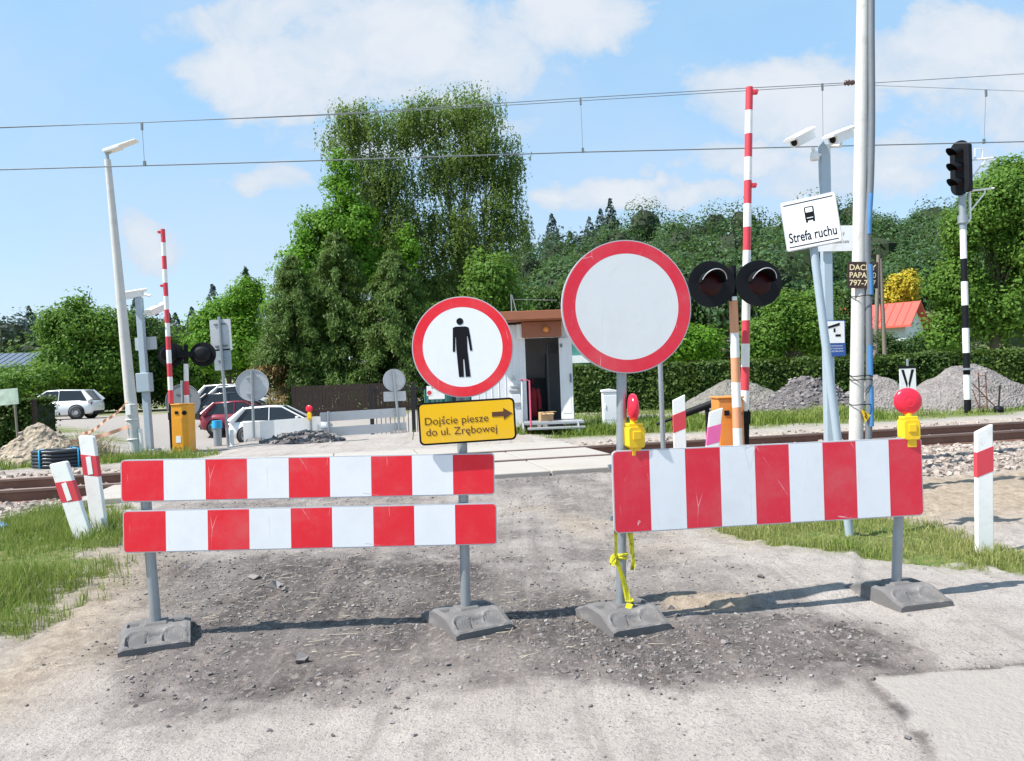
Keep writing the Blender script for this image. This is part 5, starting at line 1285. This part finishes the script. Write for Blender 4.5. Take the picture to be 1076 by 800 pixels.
mb = MB(); 
for i in range(8): mb.box((-.8 + i * .23, -.012, hb / 2), (.06, .03, hb - .2))
mb.build('ribs', M['teal'], t)
Y = 23.8; p = og(457, Y); zq = P(457, 414, Y).z - p.z
t = thing('notice_board', 'small white notice with a red mark on the iron fence', 'notice', p); mb = MB(); mb.prism(rrect(.5, .33, .01, 2, .1, zq), -.03, 0); mb.box((-.12, -.032, zq + .1), (.16, .006, .3)); b2 = mb.build('panel', M['whitep'], t); mb = MB(); mb.prism(circ(.07, -.12, zq + .04, 16), -.038, -.034); mb.build('red_mark', M['redpaint'], b2)
mb = MB(); mb.tube([(.1, .02, 0), (.1, .02, zq + .1)], .02, 8); mb.build('post', M['galv'], t)
# wooden twin utility poles near the cottage
Y = 48
for i, (pb_, pt_, py_) in enumerate((((919), 923, 268), (931, 925, 272))):
    p = og(pb_, Y); tp = P(pt_, py_, Y); lean = math.atan2(tp.x - p.x, tp.z - p.z); h = (tp - p).length
    t = thing('wooden_pole', ('thin wooden pole standing before the red roof, left leg of the pair', 'thin leaning wooden pole on a pale footing, right leg of the pair')[i], 'utility pole', p, 0, 'wooden poles by the cottage', lean)
    mb = MB(); mb.tube([(0, 0, 0), (0, 0, h)], [.15, .11], 10); mb.build('shaft', M['postwood'], t)
    mb = MB(); mb.box((0, 0, .9), (.34, .34, 1.8)); mb.build('footing', M['concrete'], t)

# ------------------------------------------------------------------ heaps
def heap(name, label, px, Y, w, d, h, m, seed, group=None, rough=.05, lean=0.0, scatter=0, smat=None):
    p = og(px, Y); n = 60
    gx_, gy_ = np.meshgrid(np.linspace(-1, 1, n), np.linspace(-1, 1, n))
    r = np.hypot(gx_, gy_); prof = np.clip(1 - r, 0, 1); prof = np.where(prof > .8, .8 + (prof - .8) * .4, prof) * 1.15
    an = np.arctan2(gy_, gx_)
    hz = h * (.75 * prof + .25 * prof ** .5 * (prof > 0)) * (1 + .75 * fbm(gx_ * 2 + seed, gy_ * 2, seed)) * (1 + .2 * gx_ * lean) + rough * fbm(gx_ * w * 5 + seed, gy_ * d * 5, seed + 3) * (prof > 0.02)
    X, Yv = gx_ * w / 2, gy_ * d / 2
    z0 = gz_at((X + p.x).ravel(), (Yv + p.y).ravel()).reshape(n, n) - p.z
    Z = z0 + hz - .06 * (prof <= .02)
    idx = np.arange(n * n).reshape(n, n)
    q = np.stack([idx[:-1, :-1], idx[:-1, 1:], idx[1:, 1:], idx[1:, :-1]], -1).reshape(-1, 4)
    keep = (prof[:-1, :-1].reshape(-1) > 0) | (prof[1:, 1:].reshape(-1) > 0)
    V = np.stack([X, Yv, Z], -1).reshape(-1, 3); Fs = q[keep]; mi = np.zeros(len(Fs), int)
    mats_ = [m]
    if scatter:
        k = scatter; rr = np.sqrt(rng.random(k)) * .98; aa = rng.uniform(0, 6.28, k)
        ii = np.clip(((rr * np.cos(aa) + 1) / 2 * (n - 1)).astype(int), 0, n - 1); jj = np.clip(((rr * np.sin(aa) + 1) / 2 * (n - 1)).astype(int), 0, n - 1)
        sx, sy = rr * np.cos(aa) * w / 2, rr * np.sin(aa) * d / 2
        V2, F2 = stones(0, sx + p.x, sy + p.y, rng.uniform(.05, .14, k))
        V2 = V2 - np.array([p.x, p.y, p.z]); V2[:, 2] += np.repeat(hz[jj, ii], 8)
        Fs = np.concatenate([Fs, F2 + len(V)]); V = np.concatenate([V, V2]); mi = np.concatenate([mi, np.ones(len(F2), int)]); mats_.append(smat or M['pilegrey'])
    o = rawmesh(name, V, Fs, mats_, smooth=False, mi=mi); o.location = p
    tag(o, label, 'heap', group); return o
def heapmat(name, c0, c1, sc_=9):
    m, nt, b = principled(name, c0, .95, spec=.1); g = nt.new('ShaderNodeNewGeometry').outputs['Position']
    v = nt.new('ShaderNodeTexVoronoi'); v.inputs['Scale'].default_value = sc_; nt.l.new(g, v.inputs['Vector'])
    c = nt.mix(v.outputs['Color'], c0, c1); c = nt.mix(nt.math('MULTIPLY', nt.ramp(nt.noise(2, g, 5), .4, .7), .5), c, tuple(x * .75 for x in c0)); nt.set(b.inputs['Base Color'], c)
    bn = nt.new('ShaderNodeBump'); bn.inputs['Strength'].default_value = .9; bn.inputs['Distance'].default_value = .05; nt.l.new(v.outputs['Distance'], bn.inputs['Height']); nt.l.new(bn.outputs[0], b.inputs['Normal'])
    return m
M['heapgrey'] = heapmat('grey_gravel_heap', (0.165, 0.150, 0.142), (0.29, 0.265, 0.25), 16)
M['heapdark'] = heapmat('dark_rubble_heap', (0.085, 0.078, 0.08), (0.20, 0.185, 0.185), 9)
M['heapsand'] = heapmat('sand_heap', (0.30, 0.245, 0.18), (0.42, 0.355, 0.28), 10)
M['heaplow'] = heapmat('low_grey_heap', (0.15, 0.143, 0.125), (0.25, 0.235, 0.205), 14)
GH = 'gravel heaps before the hedge'
heap('gravel_heap', 'largest smooth grey gravel heap behind the signal mast', 1018, 22.2, 4.6, 3.2, 1.15, M['heapgrey'], 3, GH, .05)
heap('gravel_heap', 'small pale gravel heap between the concrete pole and the white V board', 922, 23.0, 3.2, 2.6, .98, M['heapgrey'], 5, GH, .05)
heap('gravel_heap', 'dark coarse rubble heap behind the leaning zone sign pole', 850, 22.0, 3.4, 2.6, .98, M['heapdark'], 8, GH, .12, 0, 900, M['chip'])
heap('gravel_heap', 'low grey heap behind the big crossing signal, half in grass', 775, 24.5, 4.2, 2.6, 1.0, M['heaplow'], 12, GH, .06)
heap('sand_heap', 'pale sand and stone heap beside the black pipe coil', 42, 15.2, 2.0, 1.5, .62, M['heapsand'], 17, None, .12, 0, 60, M['ballast'])
heap('rubble_heap', 'low brown rubble heap before the far deep barrier board', 318, 17.2, 1.9, 1.0, .24, M['heapdark'], 21, None, .10, 0, 260, M['chip'])
# hay clump on the sand heap
p = og(88, 15.5); k = 900; x = p.x + rng.normal(0, .32, k); y = p.y + rng.normal(0, .25, k)
V, Fc = blades(x, y, rng.uniform(.2, .75, k) * np.exp(-((x - p.x) / .6) ** 2), .014, 1.2); o = rawmesh('dry_grass_clump', V, Fc, L['straw']); tag(o, 'dry straw clump drooping beside the street lamp', 'dry grass')
# coil of black pipe
p = og(62, 13.9); t = thing('pipe_coil', 'coil of black pipe tied with blue straps by the track', 'pipe coil', (p.x, p.y, p.z), R(8))
mb = MB()
for j in range(5):
    for rr in (.42, .385): mb.tube([(rr * math.cos(a * .2618), rr * .72 * math.sin(a * .2618), .035 + j * .062 + .004 * math.sin(3 * a)) for a in range(25)], .032, 8)
mb.build('pipe', M['pipe'], t)
for a in (-115, -30, 70): 
    c_a, s_a = math.cos(R(a)), math.sin(R(a)); mb = MB(); mb.tube([(.34 * c_a, .25 * s_a, 0.0), (.46 * c_a, .335 * s_a, 0.0), (.46 * c_a, .335 * s_a, .33), (.34 * c_a, .25 * s_a, .33)], .014, 6); mb.build('strap', M['cyan'], t)
# blue hose end in the left grass
p = og(-6, 7.4); t = MB(); t.tube([(-.6, .2, .12), (-.2, .05, .10), (.02, 0, .10), (.14, -.03, .06)], .035, 10); o = t.build('hose', M['blue'], None); o.location = p; tag(o, 'blue hose end lying in the left verge grass', 'hose')
# barrier tape from the hedge to the lamp post
def tape(label, pts, w=.035):
    mb = MB(); base = Vector(pts[0]); vs = []
    n = 24; P_ = []
    for i in range(len(pts) - 1):
        for k_ in range(n): P_.append(Vector(pts[i]).lerp(Vector(pts[i + 1]), k_ / n) - Vector((0, 0, .06 * math.sin(math.pi * k_ / n))) - base)
    P_.append(Vector(pts[-1]) - base)
    for i, q in enumerate(P_): vs += [q + Vector((0, .012 * math.sin(i), w)), q - Vector((0, .012 * math.sin(i), w))]
    mb.add(vs, [(2 * i, 2 * i + 1, 2 * i + 3, 2 * i + 2) for i in range(len(P_) - 1)], 0, True)
    o = mb.build('barrier_tape', M['tape'], None); o.location = base; tag(o, label, 'tape', 'tapes tied to the street lamp'); return o
tape('orange tape sagging low from the left edge to the street lamp', [P(-60, 488, 14.8), P(60, 466, 15.2), P(139, 447, 15.5)])
tape('short pale tape pulled up to the street lamp above the orange one', [P(86, 456, 15.4), P(110, 442, 15.4), P(136, 419, 15.5)], .028)

# ------------------------------------------------------------------ overhead wires
def wire(label, pts, r=.012, grp='overhead railway wires'):
    mb = MB(); b0 = pts[0]; mb.tube([p - b0 for p in pts], r, 6); o = mb.build('overhead_wire', M['wire'], None); o.location = b0; tag(o, label, 'overhead wire', grp); return o
def wl(pts, Ya=12.3, Yb=13.6): return [P(x, y, Ya + (Yb - Ya) * x / 1076.0) for x, y in pts]
wire('lowest overhead wire, the thick contact wire above the track', wl([(-700, 196), (0, 178.5), (300, 170), (612, 160), (865, 154), (1076, 149), (1900, 132)]), .010)
wire('middle overhead wire with droppers, running to an insulator by the concrete pole', wl([(-700, 158), (0, 134), (150, 129), (350, 120), (612, 103), (780, 93), (893, 87)]), .0065)
wire('topmost overhead wire, crossing the whole sky', [p + Vector((0, .5, 0)) for p in wl([(-700, 148), (0, 123), (340, 110), (560, 98), (860, 80), (1076, 67), (1900, 20)])], .006)
wire('thin overhead wire descending to the right of the concrete pole', wl([(893, 87), (920, 90), (1076, 96), (1900, 110)]), .004)
dr_ = []
for (x0, y0, x1, y1) in ((149, 129, 152, 174), (610, 103, 612.5, 160), (864, 88, 865, 154), (1036, 94.5, 1034, 150.5)):
    pA, pB = wl([(x0, y0), (x1, y1)]); mb = MB(); mb.tube([Vector((0, 0, 0)), pB - pA], .0038, 5); mb.box((0, 0, -.06), (.03, .03, .12)); mb.box(pB - pA + Vector((0, 0, .03)), (.04, .03, .08))
    o = mb.build('wire_dropper', M['wire'], None); o.location = pA
    tag(o, {149: 'dropper wire above the left street lamp', 610: 'dropper wire hanging right of the birch', 864: 'dropper wire above the white cameras', 1036: 'dropper wire right of the railway signal'}[x0], 'dropper wire', 'dropper wires between overhead wires')
pA = wl([(893, 87)])[0]; mb = MB(); mb.lathe([(.02, -.1), (.05, -.08), (.03, -.05), (.055, -.02), (.03, .01), (.05, .04), (.02, .1)], 12, 0, Matrix.Rotation(R(90), 4, 'Y')); o = mb.build('insulator', M['porcelain'], None); o.location = pA; tag(o, 'dark insulator on the middle wire beside the concrete pole', 'insulator')
#@@TREES
# ------------------------------------------------------------------ trees
def unit(a): return a / (np.linalg.norm(a, axis=1, keepdims=True) + 1e-9)
def leaf_quads(c, size, asp=.55, droop=0.0, out=None, loose=.55):
    """rhombic leaves at centres c; droop makes the long axis hang, out is the way their faces look"""
    k = len(c); nr = unit(rng.normal(0, 1, (k, 3)))
    if out is not None: nr = unit(unit(out) + loose * nr)
    a = rng.normal(0, 1, (k, 3)); a[:, 2] = a[:, 2] * (1 - droop) - droop * 2.2
    a = unit(a - (a * nr).sum(1, keepdims=True) * nr); b = np.cross(nr, a)
    s = (size * rng.uniform(.5, 1.4, k))[:, None] * .5
    V = np.stack([c - a * s, c + b * s * asp, c + a * s, c - b * s * asp], 1).reshape(-1, 3)
    return V, np.arange(4 * k).reshape(-1, 4)
def crown_points(blobs, n, nclump, sig, shell=.55, zstretch=1.0, weep=False):
    """blobs: (x, y, z, rx, ry, rz)"""
    B_ = np.array(blobs, float); w = B_[:, 3] * B_[:, 5] * np.sqrt(B_[:, 4]); w /= w.sum()
    bi = rng.choice(len(B_), nclump, p=w)
    d = rng.normal(0, 1, (nclump, 3)); d /= np.linalg.norm(d, axis=1, keepdims=True)
    r = shell + (1 - shell) * rng.random(nclump) ** .7; r = np.where(rng.random(nclump) < .18, rng.random(nclump) * shell, r)
    cc = B_[bi, :3] + d * r[:, None] * B_[bi, 3:]
    ci = rng.integers(0, nclump, n)
    sg = sig * rng.uniform(.55, 1.35, nclump)
    if weep:
        ns = nclump * 9; sc_i = rng.integers(0, nclump, ns); st = cc[sc_i] + np.clip(rng.normal(0, 1, (ns, 3)), -1.5, 1.5) * sg[sc_i][:, None] * np.array([1.1, 1.1, .7])
        sl_len = rng.uniform(.5, 2.0, ns); si = rng.integers(0, ns, n); q = rng.random(n) ** .85
        pts = st[si] + np.stack([rng.normal(0, .05, n) + .12 * q * np.sin(si), rng.normal(0, .05, n), -q * sl_len[si]], -1)
        loose = rng.random(n) < .25
        pts[loose] = cc[ci[loose]] + np.clip(rng.normal(0, 1, (loose.sum(), 3)), -1.4, 1.4) * sg[ci[loose]][:, None]
        return pts, cc, (pts - cc[np.where(loose, ci, sc_i[si])]) * np.array([1, 1, .3]) + (cc[ci] - B_[bi[ci], :3]) * .25 + np.array([0, 0, .35])
    pts = cc[ci] + np.clip(rng.normal(0, 1, (n, 3)), -1.5, 1.5) * sg[ci][:, None] * np.array([1, 1, zstretch])
    return pts, cc, (pts - cc[ci]) + .35 * (cc[ci] - B_[bi[ci], :3]) + np.array([0, 0, .25])
def tree(name, label, px, Y, pxblobs, n, nclump, sig, size, leaf, bark, group=None, r0=.18, droop=0., zs=1.0, shell=.55, stems=1, depth=.9, cat='tree', limbs=26, asp=.55):
    p = og(px, Y)
    bl = []; kk = max(.6, 1 - 1.0 * sig / (30 * Y / F)); pxblobs = [(a, b, c * kk, d * kk) for a, b, c, d in pxblobs]
    for (bx_, by_, rx, ry) in pxblobs:
        q = P(bx_, by_, Y); k = Y / F
        bl.append((q.x - p.x, rng.uniform(-.3, .3) * rx * k * depth, q.z - p.z, rx * k, rx * k * depth, ry * k))
    t = thing(name, label, cat, p, 0, group)
    pts, cc, out = crown_points(bl, n, nclump, sig, shell, zs, zs > 2)
    ok = pts[:, 2] > .15; pts, out = pts[ok], out[ok]
    V, Fc = leaf_quads(pts, size, asp, droop, out, .8 if zs > 2 else .6)
    rawmesh('crown', V, Fc, leaf, t)
    mb = MB(); top = max(bl, key=lambda b: b[2] + b[5])
    for sidx in range(stems):
        tgt = bl[sidx % len(bl)] if stems > 1 else top
        tx, ty, tz = tgt[0] * .9, tgt[1], tgt[2] + tgt[5] * .6
        o0 = (sidx - (stems - 1) / 2) * .8
        pth = [(o0, 0, -.2), (o0 * .9 + tx * .12, ty * .2, tz * .3), (tx * .5 + o0 * .4, ty * .5, tz * .62), (tx, ty, tz)]
        mb.tube(pth, [r0, r0 * .8, r0 * .5, r0 * .12], 8)
        for q in range(limbs // stems):
            c = cc[rng.integers(0, len(cc))]; f = np.clip((c[2] * .62) / max(tz, .1), .12, .9)
            j = f * 3; i0 = min(int(j), 2); s0 = Vector(pth[i0]).lerp(Vector(pth[i0 + 1]), j - i0)
            m_ = s0.lerp(Vector(c), .55) + Vector((0, 0, .12 * (Vector(c) - s0).length))
            mb.tube([s0, m_, Vector(c)], [r0 * .28, r0 * .16, r0 * .05], 5, cap=False)
    mb.build('trunk', bark, t)
    return t
def conifer(name, label, px, Y, pyt, halfw, leaf, n, size, group=None, low=.3, power=.9, droop=.55, dry=None):
    p = og(px, Y); H_ = P(px, pyt, Y).z - p.z; Rm = halfw * Y / F
    t = thing(name, label, 'tree', p, 0, group)
    nb = 200; f = rng.random(nb) ** .8; zb_ = low + (H_ - low) * f; az = rng.uniform(0, 6.28, nb)
    ln = Rm * (1 - f) ** power * rng.uniform(.7, 1.12, nb) + .15
    bi = rng.choice(nb, n, p=ln / ln.sum()); s = rng.random(n) ** .7
    sag = .22 * ln[bi] * s ** 1.5 * 1.4
    r = s * ln[bi]; w = .10 + .16 * ln[bi] * s * .55
    C = np.stack([np.cos(az[bi]) * r + rng.normal(0, 1, n) * w * .6, np.sin(az[bi]) * r + rng.normal(0, 1, n) * w * .6, zb_[bi] - sag - np.abs(rng.normal(0, 1, n)) * w * 1.5], -1)
    out = np.stack([np.cos(az[bi]), np.sin(az[bi]), np.full(n, .7)], -1) + rng.normal(0, .3, (n, 3))
    V, Fc = leaf_quads(C, size, .26, droop, out, .7); mi = np.zeros(len(Fc), int)
    mats_ = [leaf]
    if dry: mats_.append(dry[1]); mi = ((C[:, 2] < H_ * dry[0]) & (C[:, 0] < 0) & (rng.random(len(C)) < .75)).astype(int)
    rawmesh('crown', V, Fc, mats_, t, mi=mi)
    mb = MB(); mb.tube([(0, 0, -.2), (0, 0, H_ * .97)], [.05 + H_ * .014, .02], 8)
    for q in range(0, nb, 4): mb.tube([(0, 0, zb_[q]), (math.cos(az[q]) * ln[q] * .8, math.sin(az[q]) * ln[q] * .8, zb_[q] - .12 * ln[q])], [.03, .01], 4, cap=False)
    mb.build('trunk', M['bark'], t); return t
GT = 'trees behind the crossing'
tree('birch_tree', 'tall weeping birch, the right and tallest crown against the sky', 500, 52, [(490, 116, 44, 30), (450, 122, 34, 26), (515, 160, 40, 44), (470, 172, 44, 45), (530, 225, 32, 52), (480, 240, 42, 50), (515, 300, 40, 50), (470, 320, 45, 55), (538, 180, 18, 36), (505, 345, 45, 40)], 110000, 600, .42, .165, L['birch'], M['birchbark'], GT, .22, .8, 2.1, .55, 3)
tree('birch_tree', 'weeping birch with the left crown, just behind the bright pointed tree', 410, 51, [(385, 126, 42, 26), (362, 140, 28, 26), (425, 132, 36, 28), (400, 190, 52, 45), (430, 250, 44, 55), (380, 250, 40, 45), (440, 330, 48, 60)], 84000, 470, .42, .165, L['birch'], M['birchbark'], GT, .22, .8, 2.1, .55, 2)
tree('broadleaf_tree', 'bright green pointed tree in front of the left birch', 345, 47, [(358, 190, 22, 40), (345, 245, 42, 38), (372, 240, 32, 34), (330, 285, 48, 38), (380, 280, 30, 34), (330, 340, 50, 40), (428, 262, 14, 30), (296, 322, 24, 30)], 56000, 620, .30, .21, L['bright'], M['bark'], GT, .2, .3, .8, .6)
GS = 'dark conifers in the garden'
conifer('spruce_tree', 'dark shaggy spruce with browning lower branches at its left', 312, 41, 268, 60, L['spruce'], 52000, .22, GS, .9, .62, .6, (.30, L['dry']))
conifer('spruce_tree', 'dark drooping spruce in the middle of the garden row', 360, 42, 240, 64, L['spruce'], 56000, .22, GS, 1.2, .66, .7)
conifer('spruce_tree', 'dark drooping spruce just left of the no-pedestrians sign', 418, 41.5, 262, 64, L['spruce'], 56000, .22, GS, 1.2, .6, .75)
tree('broadleaf_tree', 'dark leafy tree between birch and hut roof', 525, 44, [(515, 300, 34, 40), (500, 350, 45, 40), (540, 340, 22, 40), (460, 350, 40, 45)], 26000, 320, .34, .22, L['mid'], M['bark'], GT, .15, .3, 1.2)
GL = 'trees along the car park'
tree('broadleaf_tree', 'bushy mid-green tree behind the white sport utility car', 88, 54, [(85, 345, 40, 28), (70, 385, 42, 35), (110, 385, 42, 40), (58, 345, 20, 22), (118, 345, 22, 24), (80, 318, 16, 12), (95, 312, 8, 10)], 44000, 420, .42, .24, L['mid'], M['bark'], GL, .2)
tree('broadleaf_tree', 'dark tree behind the street lamp foot', 140, 58, [(135, 395, 40, 45), (150, 352, 28, 30), (105, 410, 40, 35)], 30000, 300, .42, .25, L['dark'], M['bark'], GL, .2)
tree('broadleaf_tree', 'pale green low bush at the far left edge', 30, 50, [(20, 402, 40, 16), (45, 396, 28, 14), (-20, 405, 40, 20)], 14000, 160, .35, .22, L['mid'], M['bark'], GL, .1)
tree('broadleaf_tree', 'bright leafy tree behind the rectangular sign back', 240, 54, [(240, 332, 34, 24), (262, 312, 22, 20), (225, 365, 34, 30), (262, 365, 30, 40), (213, 345, 18, 18)], 40000, 400, .36, .23, L['bright'], M['bark'], GL, .2)
tree('broadleaf_tree', 'leafy green tree behind the back of the far crossing signal', 178, 60, [(185, 395, 40, 40), (170, 358, 26, 26), (205, 400, 34, 30)], 28000, 280, .42, .25, L['mid'], M['bark'], GL, .2)
conifer('spruce_tree', 'small dark conifer top peeping above the bright leafy trees', 263, 85, 280, 14, L['forest'], 6000, .45, None, 3, .7, .4)
GR_ = 'trees beyond the hedge'
tree('broadleaf_tree', 'large green tree filling the right edge behind the railway signal', 1045, 40, [(1050, 215, 50, 40), (1012, 245, 26, 32), (1085, 260, 60, 50), (1012, 300, 32, 42), (1060, 320, 55, 48), (993, 350, 24, 28), (1100, 190, 40, 30), (1062, 178, 22, 16), (988, 300, 16, 24)], 90000, 800, .36, .20, L['mid'], M['bark'], GR_, .25)
tree('broadleaf_tree', 'round green tree between the big signal heads and the zone sign', 825, 44, [(825, 335, 28, 34), (850, 345, 28, 30), (800, 360, 30, 24), (860, 320, 16, 18)], 30000, 320, .34, .20, L['mid'], M['bark'], GR_, .16)
tree('broadleaf_tree', 'yellow-green bush above the hedge under the left signal head', 722, 40, [(715, 362, 28, 18), (740, 360, 24, 18), (690, 370, 22, 14)], 18000, 200, .28, .17, L['bright'], M['bark'], GR_, .1)
tree('broadleaf_tree', 'dark tree right behind the concrete pole and hedge', 896, 46, [(890, 350, 24, 30), (868, 355, 28, 28), (907, 360, 12, 16), (895, 318, 12, 20)], 20000, 220, .32, .20, L['dark'], M['bark'], GR_, .16)
tree('broadleaf_tree', 'low dark bush under the eaves of the red roofed cottage', 945, 50, [(930, 362, 14, 10), (950, 366, 16, 8), (968, 362, 12, 12)], 9000, 110, .25, .18, L['dark'], M['bark'], GR_, .08, limbs=8)
tree('broadleaf_tree', 'dark leafy tree between the blank sign and the left signal head', 640, 50, [(600, 330, 40, 40), (650, 345, 45, 34), (690, 330, 34, 34), (570, 340, 26, 40)], 40000, 420, .42, .22, L['dark'], M['bark'], GR_, .18)
tree('golden_shrub', 'round golden yellow shrub behind the red cottage roof', 949, 66, [(949, 300, 15, 15), (946, 312, 17, 16), (952, 293, 9, 8)], 16000, 130, .26, .26, L['yellow'], M['bark'], None, .1, 0, 1, .6, 1, .9, 'shrub', 10)

def hedge(name, label, px0, Y0, px1, Y1, pyt0, dep, leaf, n, size, core, group=None):
    a, b_ = og(px0, Y0), og(px1, Y1); d = Vector((b_.x - a.x, b_.y - a.y, 0)); ln = d.length; h = P(px0, pyt0, Y0).z - a.z
    t = thing(name, label, 'hedge', a, math.atan2(d.y, d.x), group)
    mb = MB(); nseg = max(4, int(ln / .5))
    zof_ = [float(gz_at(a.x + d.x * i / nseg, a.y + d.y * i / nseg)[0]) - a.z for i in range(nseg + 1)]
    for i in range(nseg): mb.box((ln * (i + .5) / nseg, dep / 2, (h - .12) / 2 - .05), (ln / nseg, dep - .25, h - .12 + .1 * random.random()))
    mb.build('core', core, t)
    k = n; x = rng.uniform(0, ln, k); u = rng.random(k)
    top = u < .35; fr = (u >= .35)
    y = np.where(top, rng.uniform(0, dep, k), rng.normal(.06, .07, k)); z = np.where(top, h + rng.normal(-.02, .05, k), rng.uniform(-.05, h, k))
    bump = .09 * fbm(x * 1.3, z * 1.6 + 3, 71) * 2
    y = y - np.where(fr, bump, 0); z = z + np.where(top, .10 * fbm(x * .9, y, 73) * 2, 0)
    ends = rng.random(k) < .05; y = np.where(ends, rng.uniform(0, dep, k), y); x = np.where(ends, np.where(rng.random(k) < .5, rng.normal(0, .06, k), ln + rng.normal(0, .06, k)), x); z = np.where(ends, rng.uniform(0, h, k), z)
    out = np.stack([np.zeros(k), np.where(top, 0, -1.0), np.where(top, 1.0, .35)], -1) + np.stack([fbm(x * 2.2, z * 2.2 + q, 80 + q) * 2.2 for q in range(3)], -1)
    V, Fc = leaf_quads(np.stack([x, y, z], -1), size, .6, 0, out, .7)
    rawmesh('foliage', V, Fc, leaf, t); return t
M['core'] = mat('shade_core', (0.018, 0.03, 0.010), .95, 0, .4, 6)  # near-black filling stands in for the shaded gaps inside foliage
hedge('clipped_hedge', 'long clipped green hedge running behind the gravel heaps', 604, 27.5, 1240, 27.0, 387, 1.3, L['hedge'], 60000, .13, M['core'])
hedge('clipped_hedge', 'short dense hedge below the poster at the far left', -60, 20.5, 34, 20.5, 424, 1.2, L['hedge'], 16000, .11, M['core'])
# poster on a post at the left edge
Y = 20.2; p = og(14, Y); zq = P(10, 417, Y).z - p.z
t = thing('poster_board', 'faded green and white printed poster above the left hedge', 'poster', (p.x, p.y, p.z), R(-4), None, -.05)
mb = MB(); mb.prism(rrect(.95, .42, .01, 2, -.2, zq), -.03, -.01); b2 = mb.build('panel', M['poster'], t); mb = MB()
for xx in (-.55, .15): mb.tube([(xx, 0, 0), (xx, 0, zq + .1)], .03, 8)
mb.build('post', M['postwood'], t)
p = og(36, 20.6); t = thing('gate_post', 'dark wooden gate post at the right end of the left hedge', 'gate post', p); mb = MB(); hg = P(36, 421, 20.6).z - p.z; mb.tube([(0, 0, -.05), (0.02, 0, hg)], .08, 10); mb.build('shaft', M['wood'], t); mb = MB(); mb.tube([(.02, 0, hg - .01), (.02, 0, hg + .03)], .09, 10); mb.build('cap', M['wood'], t)

# ------------------------------------------------------------------ woods
def woods(name, label, pos, leaf, seed, size=.44, per=950):
    cs, outs, Vh, Fh, o = [], [], [], [], 0
    na, nb_ = 8, 5
    for (x, y, h, con) in pos:
        z = ground_z(x, y); k = per; ctr = np.array([x, y, z + h * .6])
        if con:
            f = rng.random(k) ** .75; r = (1 - f) ** .8 * h * .24 * (.75 + .3 * rng.random(k)) + .1; a = rng.uniform(0, 6.28, k)
            c = np.stack([x + r * np.cos(a), y + r * np.sin(a), z + h * (.12 + .9 * f) - .1 * r], -1); ou = np.stack([np.cos(a), np.sin(a), np.full(k, .5)], -1)
            hr, hz_ = h * .09, h * .26
        else:
            nb = 24; d = unit(rng.normal(0, 1, (nb, 3))); d[:, 2] = np.abs(d[:, 2]) * 1.1 - .25
            rad = np.array([h * .30, h * .30, h * .36]); cl = d * rad * rng.uniform(.75, 1.05, (nb, 1)); ci = rng.integers(0, nb, k)
            e = unit(rng.normal(0, 1, (k, 3))) * (h * .105 * rng.uniform(.7, 1.1, k))[:, None]
            c = cl[ci] + e + ctr; ou = e + .3 * cl[ci] + np.array([0, 0, .1 * h * .3]); hr, hz_ = h * .17, h * .20
        cs.append(c); outs.append(ou)
        th = np.linspace(0, np.pi, nb_ + 2)[1:-1]; ph = np.arange(na) * 2 * np.pi / na
        T, Pp = np.meshgrid(th, ph, indexing='ij')
        v = np.stack([hr * np.sin(T) * np.cos(Pp), hr * np.sin(T) * np.sin(Pp), hz_ * np.cos(T)], -1).reshape(-1, 3) * rng.uniform(.85, 1.1, (na * nb_, 1)) + ctr
        ii = np.arange(na * nb_).reshape(nb_, na); q = np.stack([ii[:-1], np.roll(ii[:-1], -1, 1), np.roll(ii[1:], -1, 1), ii[1:]], -1).reshape(-1, 4)
        Vh.append(v); Fh.append(q + o); o += len(v)
    V, Fc = leaf_quads(np.concatenate(cs), size, .75, 0, np.concatenate(outs), .5)
    Vh = np.concatenate(Vh); Fh = np.concatenate(Fh)
    mi = np.concatenate([np.zeros(len(Fc), int), np.ones(len(Fh), int)])
    return tag(rawmesh(name, np.concatenate([V, Vh]), np.concatenate([Fc, Fh + len(V)]), [leaf, M['core']], mi=mi), label, 'forest', kind='stuff')
pos = []
for yy_ in np.arange(72, 172, 5.2):
    for xx in np.arange(-30, 150, 5.0):
        x, y = xx + rng.uniform(-2.2, 2.2), yy_ + rng.uniform(-2.2, 2.2)
        if not -.10 < x / y < .76 or (y < 84 and .44 < x / y < .62): continue
        if y > 110 and rng.random() < .25: continue
        pos.append((x, y, rng.uniform(8.5, 15.0) * (.85 + .4 * rng.random() ** 3), rng.random() < .12))
woods('hill_forest', 'mixed forest covering the hill on the right', pos, L['forest'], 1)
pos = []
for yy_ in np.arange(185, 235, 9):
    for xx in np.arange(-190, 30, 7.5): pos.append((xx + rng.uniform(-3, 3), yy_ + rng.uniform(-3, 3), rng.uniform(17, 25), rng.random() < .3))
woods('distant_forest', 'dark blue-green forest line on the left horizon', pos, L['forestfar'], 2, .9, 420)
pos = []
for i in range(26): pos.append((rng.uniform(-75, -8), rng.uniform(74, 110), rng.uniform(7, 10), rng.random() < .3))
woods('low_woods', 'dark low woods between car park trees and horizon', pos, L['dark'], 3, .6, 380)
#@@END
